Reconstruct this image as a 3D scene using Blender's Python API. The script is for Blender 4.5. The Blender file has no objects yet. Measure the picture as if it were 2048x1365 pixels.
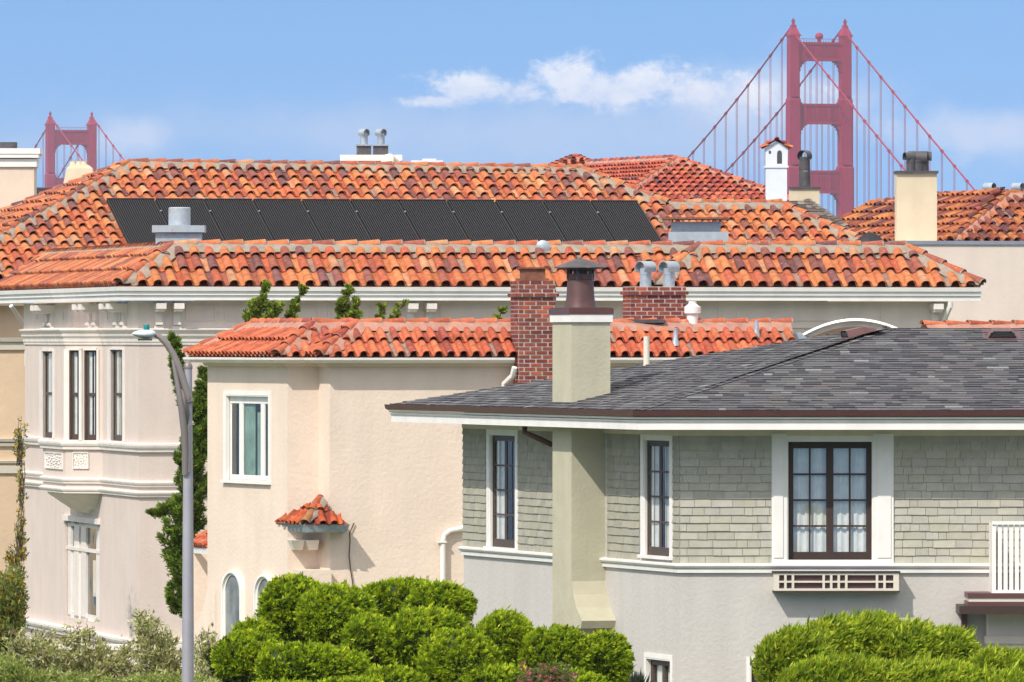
import bpy, math, random
import numpy as np
from mathutils import Vector
random.seed(7); np.random.seed(7)
sc = bpy.context.scene
COL = sc.collection
F = 17860.0; CZ = 8.0; CX0 = 1024.0; CY0 = 682.5
R = math.radians
# ------------------------------------------------------------------ helpers
def lin(r, g, b, k=1.0):
    f = lambda c: ((c/255+0.055)/1.055)**2.4 if c > 10 else c/255/12.92
    return (f(r)*k, f(g)*k, f(b)*k, 1)
def at(px, py, D):
    return Vector(((px-CX0)/F*D, D, CZ-(py-CY0)/F*D))
ORG = {}
def tag(o, label=None, cat=None, group=None, kind=None):
    if label: o['label'] = label
    if cat: o['category'] = cat
    if group: o['group'] = group
    if kind: o['kind'] = kind
    return o
def thing(name, loc, label, cat, group=None):
    o = bpy.data.objects.new(name, None); COL.objects.link(o)
    o.location = loc; o.empty_display_size = 0.3
    ORG[o.name] = Vector(loc)
    return tag(o, label, cat, group)
def finish(me, name, mat, parent, smooth):
    if mat: me.materials.append(mat)
    o = bpy.data.objects.new(name, me); COL.objects.link(o)
    if smooth:
        me.polygons.foreach_set('use_smooth', [True]*len(me.polygons))
        if smooth == 'auto':
            try: me.set_sharp_from_angle(angle=R(35))
            except Exception: pass
    if parent: o.parent = parent
    return o
class MB:
    def __init__(s): s.v = []; s.f = []; s.c = []; s.cur = (1, 1, 1, 1)
    def face(s, pts, col=None):
        n = len(s.v)
        for p in pts: s.v.append(tuple(p)); s.c.append(col or s.cur)
        s.f.append(tuple(range(n, n+len(pts))))
    def grid(s, rows, col=None, closed=False):
        n = len(s.v); m = len(rows[0])
        for r in rows:
            for p in r: s.v.append(tuple(p)); s.c.append(col or s.cur)
        for i in range(len(rows)-1):
            for j in range(m-1+(1 if closed else 0)):
                a = n+i*m+j; b = n+i*m+(j+1) % m
                s.f.append((a, b, b+m, a+m))
    def hexa(s, b, t, col=None):
        n = len(s.v)
        for p in list(b)+list(t): s.v.append(tuple(p)); s.c.append(col or s.cur)
        k = len(b)
        s.f.append(tuple(n+i for i in reversed(range(k)))); s.f.append(tuple(n+k+i for i in range(k)))
        for i in range(k):
            j = (i+1) % k; s.f.append((n+i, n+j, n+k+j, n+k+i))
    def box(s, x0, x1, y0, y1, z0, z1, col=None):
        s.hexa([(x0, y0, z0), (x1, y0, z0), (x1, y1, z0), (x0, y1, z0)], [(x0, y0, z1), (x1, y0, z1), (x1, y1, z1), (x0, y1, z1)], col)
    def tube(s, pts, rad, seg=10, col=None, caps=True):
        pts = [Vector(p) for p in pts]
        if not isinstance(rad, (list, tuple)): rad = [rad]*len(pts)
        rows = []; up = Vector((0, 0, 1)); prev = None
        for i, p in enumerate(pts):
            d = (pts[min(i+1, len(pts)-1)]-pts[max(i-1, 0)]).normalized()
            if prev is None:
                a = d.cross(up)
                if a.length < 1e-3: a = d.cross(Vector((0, 1, 0)))
                a.normalize()
            else:
                a = prev-d*prev.dot(d); a.normalize()
            prev = a; b = d.cross(a)
            rows.append([p+(a*math.cos(2*math.pi*k/seg)+b*math.sin(2*math.pi*k/seg))*rad[i] for k in range(seg)])
        s.grid(rows, col, closed=True)
        if caps:
            s.face(rows[0][::-1], col); s.face(rows[-1], col)
    def lathe(s, c, prof, seg=20, col=None):
        rows = [[(c[0]+r*math.cos(2*math.pi*k/seg), c[1]+r*math.sin(2*math.pi*k/seg), z) for k in range(seg)] for r, z in prof]
        s.grid(rows, col, closed=True)
        s.face(rows[0][::-1], col); s.face(rows[-1], col)
    def build(s, name, mat, parent=None, smooth=False, **kw):
        root = parent
        while root is not None and root.parent is not None: root = root.parent
        me = bpy.data.meshes.new(name)
        if root is not None: org = ORG[root.name]
        else:
            a = np.array(s.v); org = Vector(((a[:, 0].min()+a[:, 0].max())/2, (a[:, 1].min()+a[:, 1].max())/2, a[:, 2].min())) if kw.pop('center', True) else Vector((0, 0, 0))
        kw.pop('center', None)
        a = np.array(s.v, dtype=float)-np.array(org)
        me.from_pydata(a.tolist(), [], s.f)
        at_ = me.color_attributes.new('Col', 'FLOAT_COLOR', 'POINT')
        at_.data.foreach_set('color', np.array(s.c, dtype=np.float32).ravel())
        me.validate(); me.update()
        if s.f and kw.pop('recalc', True):
            import bmesh
            bm = bmesh.new(); bm.from_mesh(me); bmesh.ops.recalc_face_normals(bm, faces=bm.faces); bm.to_mesh(me); bm.free()
        o = finish(me, name, mat, parent, smooth)
        if root is None: o.location = org; ORG[o.name] = Vector(org)
        if 'label' in kw: tag(o, kw.get('label'), kw.get('cat'), kw.get('group'), kw.get('kind'))
        elif kw.get('kind'): o['kind'] = kw['kind']
        return o
class VP:      # a vertical wall plane from A to B (left to right seen from outside)
    def __init__(s, A, B):
        s.A = Vector(A[:2]); s.B = Vector(B[:2]); s.L = (s.B-s.A).length
        s.d = (s.B-s.A).normalized(); s.n = Vector((s.d.y, -s.d.x))
    def u(s, px, off=0):
        O = s.A+s.n*off; k = (px-CX0)/F
        return (k*O.y-O.x)/(s.d.x-k*s.d.y)
    def p(s, u, z, off=0):
        q = s.A+s.d*u+s.n*off; return Vector((q.x, q.y, z))
    def z(s, py, u, off=0):
        return CZ-(py-CY0)/F*(s.A+s.d*u+s.n*off).y
    def rect(s, x0, x1, y0, y1, off=0):
        u0 = s.u(x0, off); u1 = s.u(x1, off); um = (u0+u1)/2
        return u0, u1, s.z(y1, um, off), s.z(y0, um, off)
    def box(s, m, u0, u1, z0, z1, o0, o1, col=None):
        m.hexa([s.p(u0, z0, o1), s.p(u1, z0, o1), s.p(u1, z0, o0), s.p(u0, z0, o0)], [s.p(u0, z1, o1), s.p(u1, z1, o1), s.p(u1, z1, o0), s.p(u0, z1, o0)], col)
def sweep(m, path, prof, col=None, caps=True):
    path = [Vector(p[:2]) for p in path]; rows = []
    ns = []
    for i in range(len(path)-1):
        d = (path[i+1]-path[i]).normalized(); ns.append(Vector((d.y, -d.x)))
    for i, p in enumerate(path):
        a = ns[max(i-1, 0)]; b = ns[min(i, len(ns)-1)]
        mt = (a+b)/(1+a.dot(b))
        rows.append([(p.x+mt.x*o, p.y+mt.y*o, z) for o, z in prof])
    m.grid(rows, col, closed=True)
    if caps: m.face(rows[0], col); m.face(rows[-1][::-1], col)
def offpath(path, w):
    path = [Vector(p[:2]) for p in path]; ns = []; out = []
    for i in range(len(path)-1):
        d = (path[i+1]-path[i]).normalized(); ns.append(Vector((d.y, -d.x)))
    for i, p in enumerate(path):
        a = ns[max(i-1, 0)]; b = ns[min(i, len(ns)-1)]
        out.append(p+(a+b)/(1+a.dot(b))*w)
    return out
def wall(m, P, u0, u1, z0, z1, holes=(), depth=0.14, off=0, col=None):
    us = sorted({u0, u1, *[h[0] for h in holes], *[h[1] for h in holes]})
    zs = sorted({z0, z1, *[h[2] for h in holes], *[h[3] for h in holes]})
    us = [u for u in us if u0-1e-6 <= u <= u1+1e-6]; zs = [z for z in zs if z0-1e-6 <= z <= z1+1e-6]
    for i in range(len(us)-1):
        for j in range(len(zs)-1):
            cu = (us[i]+us[i+1])/2; cz = (zs[j]+zs[j+1])/2
            if any(h[0] < cu < h[1] and h[2] < cz < h[3] for h in holes): continue
            m.face([P.p(us[i], zs[j], off), P.p(us[i+1], zs[j], off), P.p(us[i+1], zs[j+1], off), P.p(us[i], zs[j+1], off)], col)
    for h in holes:
        a, b, c, d = h
        for q in ([(a, c), (a, d)], [(b, d), (b, c)], [(a, d), (b, d)], [(b, c), (a, c)]):
            m.face([P.p(q[0][0], q[0][1], off), P.p(q[1][0], q[1][1], off), P.p(q[1][0], q[1][1], off-depth), P.p(q[0][0], q[0][1], off-depth)], col)
class RP:      # a roof plane: P0 on the eave, horizontal eave direction e (2D), upslope direction g (2D), pitch
    def __init__(s, P0, e, g, pitch):
        s.P0 = Vector(P0); s.e = Vector((e[0], e[1], 0)).normalized()
        g = Vector((g[0], g[1], 0)); g = (g-s.e*g.dot(s.e)).normalized()
        s.g2 = g; s.pitch = pitch; a = math.atan(pitch)
        s.s = g*math.cos(a)+Vector((0, 0, math.sin(a)))
        s.n = s.e.cross(s.s)
        if s.n.z < 0: s.n = -s.n
    def uv(s, P): q = Vector(P)-s.P0; return q.dot(s.e), q.dot(s.s)
    def pt(s, u, v, h=0): return s.P0+s.e*u+s.s*v+s.n*h
    def ray(s, px, py, h=0):
        C = Vector((0, 0, CZ)); d = at(px, py, 1.0)-C
        t = (s.P0+s.n*h-C).dot(s.n)/d.dot(s.n); return C+d*t
def vrange(poly, u):
    lo, hi = None, None
    for i in range(len(poly)):
        (a, b), (c, d) = poly[i], poly[(i+1) % len(poly)]
        if (a-u)*(c-u) <= 0 and abs(a-c) > 1e-6:
            v = b+(d-b)*(u-a)/(c-a)
            lo = v if lo is None else min(lo, v); hi = v if hi is None else max(hi, v)
    return lo, hi
ORANGE = [(lin(200, 112, 74), 5), (lin(208, 124, 80), 4), (lin(206, 142, 104), 1.3), (lin(190, 98, 70), 3), (lin(168, 94, 76), 2.4), (lin(130, 82, 78), 1.9), (lin(148, 88, 78), 1.8)]
RED = [(lin(198, 102, 72), 5), (lin(188, 92, 66), 4), (lin(208, 112, 78), 4), (lin(162, 80, 66), 1.2)]
FARRED = [(lin(196, 98, 78), 5), (lin(182, 84, 70), 4), (lin(208, 116, 84), 3), (lin(150, 74, 72), 3), (lin(112, 74, 84), 1)]
MOTTLE = [(lin(200, 116, 72), 5), (lin(208, 130, 80), 4), (lin(150, 82, 68), 3.5), (lin(118, 72, 70), 3), (lin(172, 90, 68), 3)]
def warm(pal): return [((c[0]*.76, c[1]*.85, c[2]*.86, 1), w_) for c, w_ in pal]
ORANGE, RED, FARRED, MOTTLE = warm(ORANGE), warm(RED), warm(FARRED), warm(MOTTLE)
def pick(pal, jit=.12):
    c = random.choices([p[0] for p in pal], [p[1] for p in pal])[0]
    k = 1+random.uniform(-jit, jit); return (c[0]*k, c[1]*k*(1+random.uniform(-.05, .05)), c[2]*k, 1)
MORT = lin(160, 148, 132)
def tiles(m, rp, pts, pal, pitch=.32, course=.55, phase=0.0, seg=6, under=True, openend=True, top=.16):
    poly = [rp.uv(p) for p in pts]
    us = [p[0] for p in poly]; u = min(us)+pitch*(.5+phase)
    if under: m.face([rp.pt(a, b, -.02) for a, b in poly], lin(140, 80, 60))
    rb = pitch*.335; rt = pitch*.27
    while u < max(us):
        lo, hi = vrange(poly, u)
        if lo is not None: hi -= top
        if lo is not None and hi-lo > .08:
            # covers
            v = lo-.04 if lo < .05 else lo
            first = True
            while v < hi-.03:
                v1 = min(v+course*1.08, hi+.02); c = pick(pal); j = random.uniform(-.008, .008); w = random.uniform(-.006, .006)
                l0 = .062+random.uniform(0, .014); l1 = .010
                if (v1-v) < course: l1 = l0+(l1-l0)*(v1-v)/(course*1.08)
                rows = []
                for (vv, rr, ll) in ((v, rb, l0), (v1, rt if v1-v > course*.8 else (rb+rt)/2, l1)):
                    rows.append([rp.pt(u+j+(w if vv == v1 else 0)-rr*math.cos(math.pi*k/seg), vv, ll+rr*.92*math.sin(math.pi*k/seg)) for k in range(seg+1)])
                m.grid(rows, c)
                ri = rb-.016
                inner = [rp.pt(u+j-ri*math.cos(math.pi*k/seg), v, l0+ri*.92*math.sin(math.pi*k/seg)) for k in range(seg+1)]
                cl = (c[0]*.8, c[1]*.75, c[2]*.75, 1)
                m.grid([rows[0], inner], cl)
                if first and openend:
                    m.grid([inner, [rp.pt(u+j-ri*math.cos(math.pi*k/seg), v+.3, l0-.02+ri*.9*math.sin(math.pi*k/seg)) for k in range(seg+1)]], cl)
                first = False
                v += course*(1+random.uniform(-.02, .02))
        # pans
        up = u+pitch/2
        lo, hi = vrange(poly, up)
        if lo is not None and hi-lo > .08:
            v = lo-.02 if lo < .05 else lo; off = course*.5 if False else 0
            while v < hi-.02:
                v1 = min(v+course*1.05, hi); c = pick(pal)
                if random.random() < .12: c = lin(146, 120, 106)
                rows = []
                for vv, ll in ((v, .03), (v1, .004)):
                    rows.append([rp.pt(up+pitch*.26*math.cos(math.pi*k/4), vv, ll+.035-.05*math.sin(math.pi*k/4)) for k in range(5)])
                m.grid(rows, c)
                m.grid([rows[0], [Vector(p)-rp.n*.02 for p in rows[0]]], c)
                v += course
        u += pitch
def caps(m, mm, p0, p1, pal, r=.115, ln=.46, drop=.13, hw=.24, seg=7, lift=.02):
    r *= .86; drop *= 1.15; hw *= 1.15
    """ridge or hip barrel tiles from p0 (lower / first open end) to p1, on a bed of mortar in mesh mm"""
    p0 = Vector(p0); p1 = Vector(p1); d = (p1-p0); L = d.length; d.normalize()
    a = d.cross(Vector((0, 0, 1))).normalized(); b = a.cross(d)
    n = max(1, round(L/ln)); l = L/n
    for i in range(n):
        q0 = p0+d*(i*l-.03); q1 = p0+d*((i+1)*l+.04); c = pick(pal); rows = []
        for q, rr, ll in ((q0, r*1.06, lift+.035), (q1, r*.86, lift+.004)):
            rows.append([q-a*rr*math.cos(math.pi*k/seg)+b*(ll+rr*.85*math.sin(math.pi*k/seg)-r*.3) for k in range(seg+1)])
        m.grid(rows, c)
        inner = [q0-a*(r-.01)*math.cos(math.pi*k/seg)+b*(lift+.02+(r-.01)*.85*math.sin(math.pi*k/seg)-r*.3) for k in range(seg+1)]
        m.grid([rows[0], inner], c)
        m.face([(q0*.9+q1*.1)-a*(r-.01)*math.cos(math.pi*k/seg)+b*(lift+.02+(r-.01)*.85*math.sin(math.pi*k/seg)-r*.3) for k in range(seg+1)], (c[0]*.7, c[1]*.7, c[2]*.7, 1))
        if mm is not None:      # cement collar at the lap
            s_ = random.uniform(.4, 1)
            qq = [q0+d*(-.012), q0+d*.02*s_]
            mm.grid([[q-a*r*1.1*math.cos(math.pi*k/seg)+b*(lift+.03+r*.92*math.sin(math.pi*k/seg)-r*.3) for k in range(seg+1)] for q in qq])
    if mm is not None:
        k = max(2, int(L/.15)); rows = []
        for i in range(k+1):
            q = p0+d*(L*i/k); w = hw*(1+random.uniform(-.18, .18)); tp = min(1, .25+i*.15/.45) if abs(d.z) > .08 else 1; w = max(w*tp, r*.9); dr = drop*tp
            rows.append([q-a*w-Vector((0, 0, 1))*dr*(1+random.uniform(-.1, .1)), q-a*r*.8+b*.035, q+a*r*.8+b*.035, q+a*w-Vector((0, 0, 1))*dr*(1+random.uniform(-.1, .1))])
        mm.grid(rows)
def shingles(m, P, u0, u1, z0, z1, exp, excl, base, off=.004, wmin=.12, wmax=.40, jit=.08):
    z = z0; r = 0
    while z < z1-.01:
        zt = min(z+exp, z1); iv = [(u0, u1)]
        for e in excl:
            if e[2] < (z+zt)/2 < e[3]:
                nv = []
                for a, b in iv:
                    if e[1] <= a or e[0] >= b: nv.append((a, b)); continue
                    if e[0] > a: nv.append((a, e[0]))
                    if e[1] < b: nv.append((e[1], b))
                iv = nv
        for a, b in iv:
            u = a-random.uniform(0, wmin)
            while u < b:
                w = random.uniform(wmin, wmax); c0 = max(u, a); c1 = min(u+w, b)
                if c1-c0 > .01:
                    k = 1+random.uniform(-jit, jit); c = (base[0]*k, base[1]*k, base[2]*k*(1+random.uniform(-.04, .04)), 1)
                    g = .003; dz = random.uniform(-.004, .004); o = .024+random.uniform(-.003, .005)
                    m.hexa([P.p(c0+g, z+dz, off+o), P.p(c1-g, z+dz+random.uniform(-.002, .002), off+o), P.p(c1-g, z+dz, off-.01), P.p(c0+g, z+dz, off-.01)],
                           [P.p(c0+g, zt+.01, off+.005), P.p(c1-g, zt+.01, off+.005), P.p(c1-g, zt+.01, off-.01), P.p(c0+g, zt+.01, off-.01)], c)
                u += w
        z += exp; r += 1
def roof_shingles(m, rp, pts, exp, pal, wmin=.15, wmax=.5):
    poly = [rp.uv(p) for p in pts]
    m.face([rp.pt(a, b, -.01) for a, b in poly], lin(60, 58, 60))
    # clip helper: u-range at v
    def urange(v):
        xs = []
        for i in range(len(poly)):
            (a, b), (c, d) = poly[i], poly[(i+1) % len(poly)]
            if (b-v)*(d-v) <= 0 and abs(b-d) > 1e-6: xs.append(a+(c-a)*(v-b)/(d-b))
        return (min(xs), max(xs)) if len(xs) > 1 else None
    vmax = max(p[1] for p in poly); v = 0.001
    while v < vmax:
        r0 = urange(v); r1 = urange(min(v+exp, vmax-1e-4))
        if r0 and r1:
            u = r0[0]-random.uniform(0, wmax)
            while u < r0[1]:
                w = random.uniform(wmin, wmax)
                a0 = max(u, r0[0]); a1 = min(u+w, r0[1]); b0 = max(u, r1[0]); b1 = min(u+w, r1[1])
                if a1 > a0 and b1 > b0-.3:
                    b0 = min(b0, b1); vt = min(v+exp, vmax)
                    c = pick(pal, .14); h = .012+random.choice([0, 0, .006])
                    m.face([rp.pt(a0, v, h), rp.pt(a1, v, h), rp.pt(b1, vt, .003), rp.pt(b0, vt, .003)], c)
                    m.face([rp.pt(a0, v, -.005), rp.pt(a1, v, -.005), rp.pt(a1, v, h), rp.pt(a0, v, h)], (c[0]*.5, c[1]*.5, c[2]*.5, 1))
                u += w
        v += exp
# ------------------------------------------------------------------ materials
def nodemat(name):
    m = bpy.data.materials.new(name); m.use_nodes = True
    nt = m.node_tree; b = nt.nodes['Principled BSDF']; return m, nt, b
def N(nt, t, **kw):
    n = nt.nodes.new(t)
    for k, v in kw.items():
        if k in n.inputs: n.inputs[k].default_value = v
        else: setattr(n, k, v)
    return n
def mat_plain(name, col, rough=.7, var=.08, vscale=1.5, bump=0, bscale=30, metal=0, streak=0, attr=False, spec=.3, dirt=None, dthr=.55, ds=3.0, dist=.02):
    m, nt, b = nodemat(name); L = nt.links.new
    tc = N(nt, 'ShaderNodeTexCoord')
    n1 = N(nt, 'ShaderNodeTexNoise', Scale=vscale, Detail=6.0, Roughness=.6); L(tc.outputs['Object'], n1.inputs['Vector'])
    mr = N(nt, 'ShaderNodeMapRange'); mr.inputs['From Min'].default_value = .3; mr.inputs['From Max'].default_value = .7
    mr.inputs['To Min'].default_value = 1-var; mr.inputs['To Max'].default_value = 1+var
    L(n1.outputs['Fac'], mr.inputs['Value'])
    mx = N(nt, 'ShaderNodeVectorMath', operation='SCALE'); L(mr.outputs['Result'], mx.inputs['Scale'])
    if attr:
        a = N(nt, 'ShaderNodeAttribute', attribute_name='Col'); L(a.outputs['Color'], mx.inputs[0])
    else: mx.inputs[0].default_value = col[:3]
    out = mx.outputs[0]
    if streak:
        mp = N(nt, 'ShaderNodeMapping'); mp.inputs['Scale'].default_value = (2.3, 2.3, .22); L(tc.outputs['Object'], mp.inputs['Vector'])
        n3 = N(nt, 'ShaderNodeTexNoise', Scale=1.2, Detail=3.5); L(mp.outputs['Vector'], n3.inputs['Vector'])
        m3 = N(nt, 'ShaderNodeMapRange'); m3.inputs['From Min'].default_value = .35; m3.inputs['From Max'].default_value = .75
        m3.inputs['To Min'].default_value = 1; m3.inputs['To Max'].default_value = 1-streak; L(n3.outputs['Fac'], m3.inputs['Value'])
        s3 = N(nt, 'ShaderNodeVectorMath', operation='SCALE'); L(out, s3.inputs[0]); L(m3.outputs['Result'], s3.inputs['Scale']); out = s3.outputs[0]
    if dirt:
        n4 = N(nt, 'ShaderNodeTexNoise', Scale=ds, Detail=8.0, Roughness=.7); L(tc.outputs['Object'], n4.inputs['Vector'])
        m4 = N(nt, 'ShaderNodeMapRange'); m4.inputs['From Min'].default_value = dthr; m4.inputs['From Max'].default_value = dthr+.08; L(n4.outputs['Fac'], m4.inputs['Value'])
        mm = N(nt, 'ShaderNodeMix', data_type='RGBA'); L(m4.outputs['Result'], mm.inputs[0]); L(out, mm.inputs[6]); mm.inputs[7].default_value = dirt; out = mm.outputs[2]
    L(out, b.inputs['Base Color'])
    b.inputs['Roughness'].default_value = rough; b.inputs['Metallic'].default_value = metal; b.inputs['Specular IOR Level'].default_value = spec
    if bump:
        n2 = N(nt, 'ShaderNodeTexNoise', Scale=bscale, Detail=4.0, Roughness=.6); L(tc.outputs['Object'], n2.inputs['Vector'])
        bp = N(nt, 'ShaderNodeBump', Strength=bump, Distance=dist); L(n2.outputs['Fac'], bp.inputs['Height']); L(bp.outputs['Normal'], b.inputs['Normal'])
    return m
M = {}
M['tile'] = mat_plain('terracotta_tile', None, .85, .30, 7, bump=.3, bscale=40, attr=True, spec=.2, dirt=lin(205, 186, 168), dthr=.62, ds=20)
M['mortar'] = mat_plain('ridge_mortar', lin(148, 136, 122), .95, .2, 6, bump=.6, bscale=30)
M['mortar_pink'] = mat_plain('pink_mortar', lin(170, 128, 112), .95, .2, 6, bump=.6, bscale=30)
M['white'] = mat_plain('white_paint', (.86, .83, .77, 1), .5, .05, 2.5, bump=.05, bscale=20, streak=.08)
M['cream'] = mat_plain('cream_trim', (.66, .61, .50, 1), .55, .05, 2.5, streak=.05)
M['main'] = mat_plain('greige_stucco', (.66, .56, .49, 1), .9, .05, 1.1, bump=.35, bscale=16, streak=.07)
M['frieze'] = mat_plain('greige_frieze', (.76, .65, .56, 1), .8, .06, 2.1, streak=.08)
M['mtrim'] = mat_plain('pale_moulding', (.80, .73, .66, 1), .6, .07, 3.1, streak=.12, bump=.1, bscale=20)
M['tan'] = mat_plain('warm_cream_stucco', (.77, .635, .51, 1), .9, .05, .9, bump=.45, bscale=14, streak=.06, dist=.02)
M['peach'] = mat_plain('peach_stucco', (.66, .50, .34, 1), .9, .06, 1.3, bump=.5, bscale=9)
M['greystucco'] = mat_plain('pale_grey_stucco', (.55, .52, .475, 1), .9, .04, .8, bump=.5, bscale=14, streak=.07, dist=.02)
M['sage'] = mat_plain('sage_stucco', (.50, .47, .34, 1), .9, .07, 2.1, bump=.35, bscale=18, streak=.09)
M['shingle'] = mat_plain('sage_shingle', None, .8, .08, 7, bump=.25, bscale=60, attr=True, streak=.06)
M['asphalt'] = mat_plain('asphalt_shingle', None, .9, .16, 30, bump=.5, bscale=120, attr=True, spec=.25)
M['brown'] = mat_plain('brown_metal', lin(94, 60, 58), .45, .12, 3, spec=.5, streak=.1)
M['brownwood'] = mat_plain('brown_window_paint', lin(82, 68, 60), .5, .1, 6)
M['darkbrown'] = mat_plain('dark_brown_paint', lin(66, 52, 46), .5, .1, 6)
M['dark'] = mat_plain('dark_interior', (.035, .037, .035, 1), .8, .2, 3)
M['curtain'] = mat_plain('white_curtain', (.72, .71, .69, 1), .9, .12, 6)
M['greencurtain'] = mat_plain('green_curtain', (.20, .31, .245, 1), .9, .3, 3)
M['galv'] = mat_plain('galvanised_metal', lin(168, 178, 186), .45, .16, 8, metal=.35, spec=.5, streak=.12)
M['galvrust'] = mat_plain('galvanised_rusty', lin(172, 180, 186), .5, .12, 8, metal=.25, spec=.4, dirt=lin(150, 88, 52), dthr=.6, ds=4)
M['rust'] = mat_plain('rusty_metal', lin(128, 84, 66), .8, .3, 9, bump=.3)
M['flue'] = mat_plain('weathered_flue', lin(104, 74, 70), .5, .18, 5, metal=.2, spec=.5, streak=.25)
M['blackmetal'] = mat_plain('sooty_metal', lin(84, 82, 84), .6, .25, 6, metal=.2, dirt=lin(150, 152, 150), dthr=.62, ds=6)
M['brick'] = mat_plain('red_brick', None, .9, .2, 14, bump=.5, bscale=50, attr=True)
M['bmortar'] = mat_plain('brick_mortar', lin(186, 174, 164), .95, .15, 8, bump=.4)
M['steel'] = mat_plain('painted_pole', lin(168, 165, 170), .42, .07, 3, metal=.25, spec=.5, streak=.12)
M['armsteel'] = mat_plain('arm_steel', lin(128, 120, 116), .45, .1, 3, metal=.3, spec=.5)
M['teal'] = mat_plain('teal_plastic', lin(20, 120, 118), .4, .05, 2)
M['bridge'] = mat_plain('orange_bridge_paint', lin(144, 22, 60), .6, .10, .12)
M['black'] = mat_plain('black_tarp', lin(44, 44, 48), .5, .2, 6, bump=.4, bscale=8)
M['creamchim'] = mat_plain('cream_chimney_stucco', lin(228, 212, 182, .82), .9, .05, 2, bump=.3, bscale=14, streak=.1)
M['whitestucco'] = mat_plain('white_stucco', lin(226, 232, 240, .9), .9, .05, 2, bump=.3, bscale=14)
M['rightwall'] = mat_plain('pale_beige_stucco', lin(228, 214, 200, .9), .9, .04, 1, bump=.25, bscale=14, streak=.07)
M['leaf'] = None
def leafmat(name, trans=.35, rough=.6):
    m, nt, b = nodemat(name); L = nt.links.new
    a = N(nt, 'ShaderNodeAttribute', attribute_name='Col'); L(a.outputs['Color'], b.inputs['Base Color'])
    b.inputs['Roughness'].default_value = rough; b.inputs['Specular IOR Level'].default_value = .25
    t = N(nt, 'ShaderNodeBsdfTranslucent'); L(a.outputs['Color'], t.inputs['Color'])
    mx = N(nt, 'ShaderNodeMixShader'); mx.inputs[0].default_value = trans
    L(b.outputs[0], mx.inputs[1]); L(t.outputs[0], mx.inputs[2]); L(mx.outputs[0], nt.nodes['Material Output'].inputs['Surface'])
    return m
M['leaf'] = leafmat('foliage')
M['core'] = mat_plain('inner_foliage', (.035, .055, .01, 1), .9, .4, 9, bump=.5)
M['bark'] = mat_plain('bark', (.10, .07, .05, 1), .9, .3, 9, bump=.6)
def glassmat(nm='window_glass', add=.045, ior=1):
    m, nt, b = nodemat(nm); L = nt.links.new
    tr = N(nt, 'ShaderNodeBsdfTransparent'); tr.inputs['Color'].default_value = (.93, .95, .93, 1)
    gl = N(nt, 'ShaderNodeBsdfGlossy', Roughness=.03); gl.inputs['Color'].default_value = (.9, .95, .95, 1)
    lw_ = N(nt, 'ShaderNodeLayerWeight', Blend=.5); fr = N(nt, 'ShaderNodeMath', operation='POWER'); L(lw_.outputs['Facing'], fr.inputs[0]); fr.inputs[1].default_value = 5.0
    ad = N(nt, 'ShaderNodeMath', operation='ADD'); ad.inputs[1].default_value = add; L(fr.outputs[0], ad.inputs[0])
    mx = N(nt, 'ShaderNodeMixShader'); L(ad.outputs[0], mx.inputs[0]); L(tr.outputs[0], mx.inputs[1]); L(gl.outputs[0], mx.inputs[2])
    tc = N(nt, 'ShaderNodeTexCoord'); n = N(nt, 'ShaderNodeTexNoise', Scale=1.6, Detail=1.0); L(tc.outputs['Object'], n.inputs['Vector'])
    bp = N(nt, 'ShaderNodeBump', Strength=.12, Distance=.05); L(n.outputs['Fac'], bp.inputs['Height']); L(bp.outputs['Normal'], gl.inputs['Normal'])
    L(mx.outputs[0], nt.nodes['Material Output'].inputs['Surface']); return m
M['glass'] = glassmat(); M['glass_front'] = glassmat('sky_reflecting_glass', .10, 1)
def solarmat():
    m, nt, b = nodemat('solar_mat')
    a = N(nt, 'ShaderNodeAttribute', attribute_name='Col'); nt.links.new(a.outputs['Color'], b.inputs['Base Color']); b.inputs['Roughness'].default_value = .5; b.inputs['Specular IOR Level'].default_value = .3
    return m
M['solar'] = solarmat()

# ------------------------------------------------------------------ world, sun, camera
SUN = Vector((-.75, -1.0, 1.26)).normalized()
el = math.asin(SUN.z); az = math.atan2(SUN.x, SUN.y)
w = bpy.data.worlds.new('World'); sc.world = w; w.use_nodes = True
nt = w.node_tree; L = nt.links.new; bg = nt.nodes['Background']
tc = N(nt, 'ShaderNodeTexCoord'); sep = N(nt, 'ShaderNodeSeparateXYZ'); L(tc.outputs['Generated'], sep.inputs[0])
def mth(op, a, b=None, c=None, clamp=False):
    n = N(nt, 'ShaderNodeMath', operation=op); n.use_clamp = clamp
    for i, x in enumerate((a, b, c)):
        if x is None: continue
        if isinstance(x, (int, float)): n.inputs[i].default_value = x
        else: L(x, n.inputs[i])
    return n.outputs[0]
# the sky of a very clear day: the low sky takes the blue found higher up
zc = mth('MAXIMUM', sep.outputs[2], 0.0)
z2 = mth('ADD', mth('MULTIPLY', zc, .85), .17)
cmb = N(nt, 'ShaderNodeCombineXYZ'); L(sep.outputs[0], cmb.inputs[0]); L(sep.outputs[1], cmb.inputs[1]); L(z2, cmb.inputs[2])
nrm = N(nt, 'ShaderNodeVectorMath', operation='NORMALIZE'); L(cmb.outputs[0], nrm.inputs[0])
sky = N(nt, 'ShaderNodeTexSky'); sky.sky_type = 'NISHITA'; sky.sun_disc = False
sky.sun_elevation = el; sky.sun_rotation = az; sky.air_density = 1.0; sky.dust_density = .35; sky.ozone_density = 2.2; sky.altitude = 50
L(nrm.outputs[0], sky.inputs[0])
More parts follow.
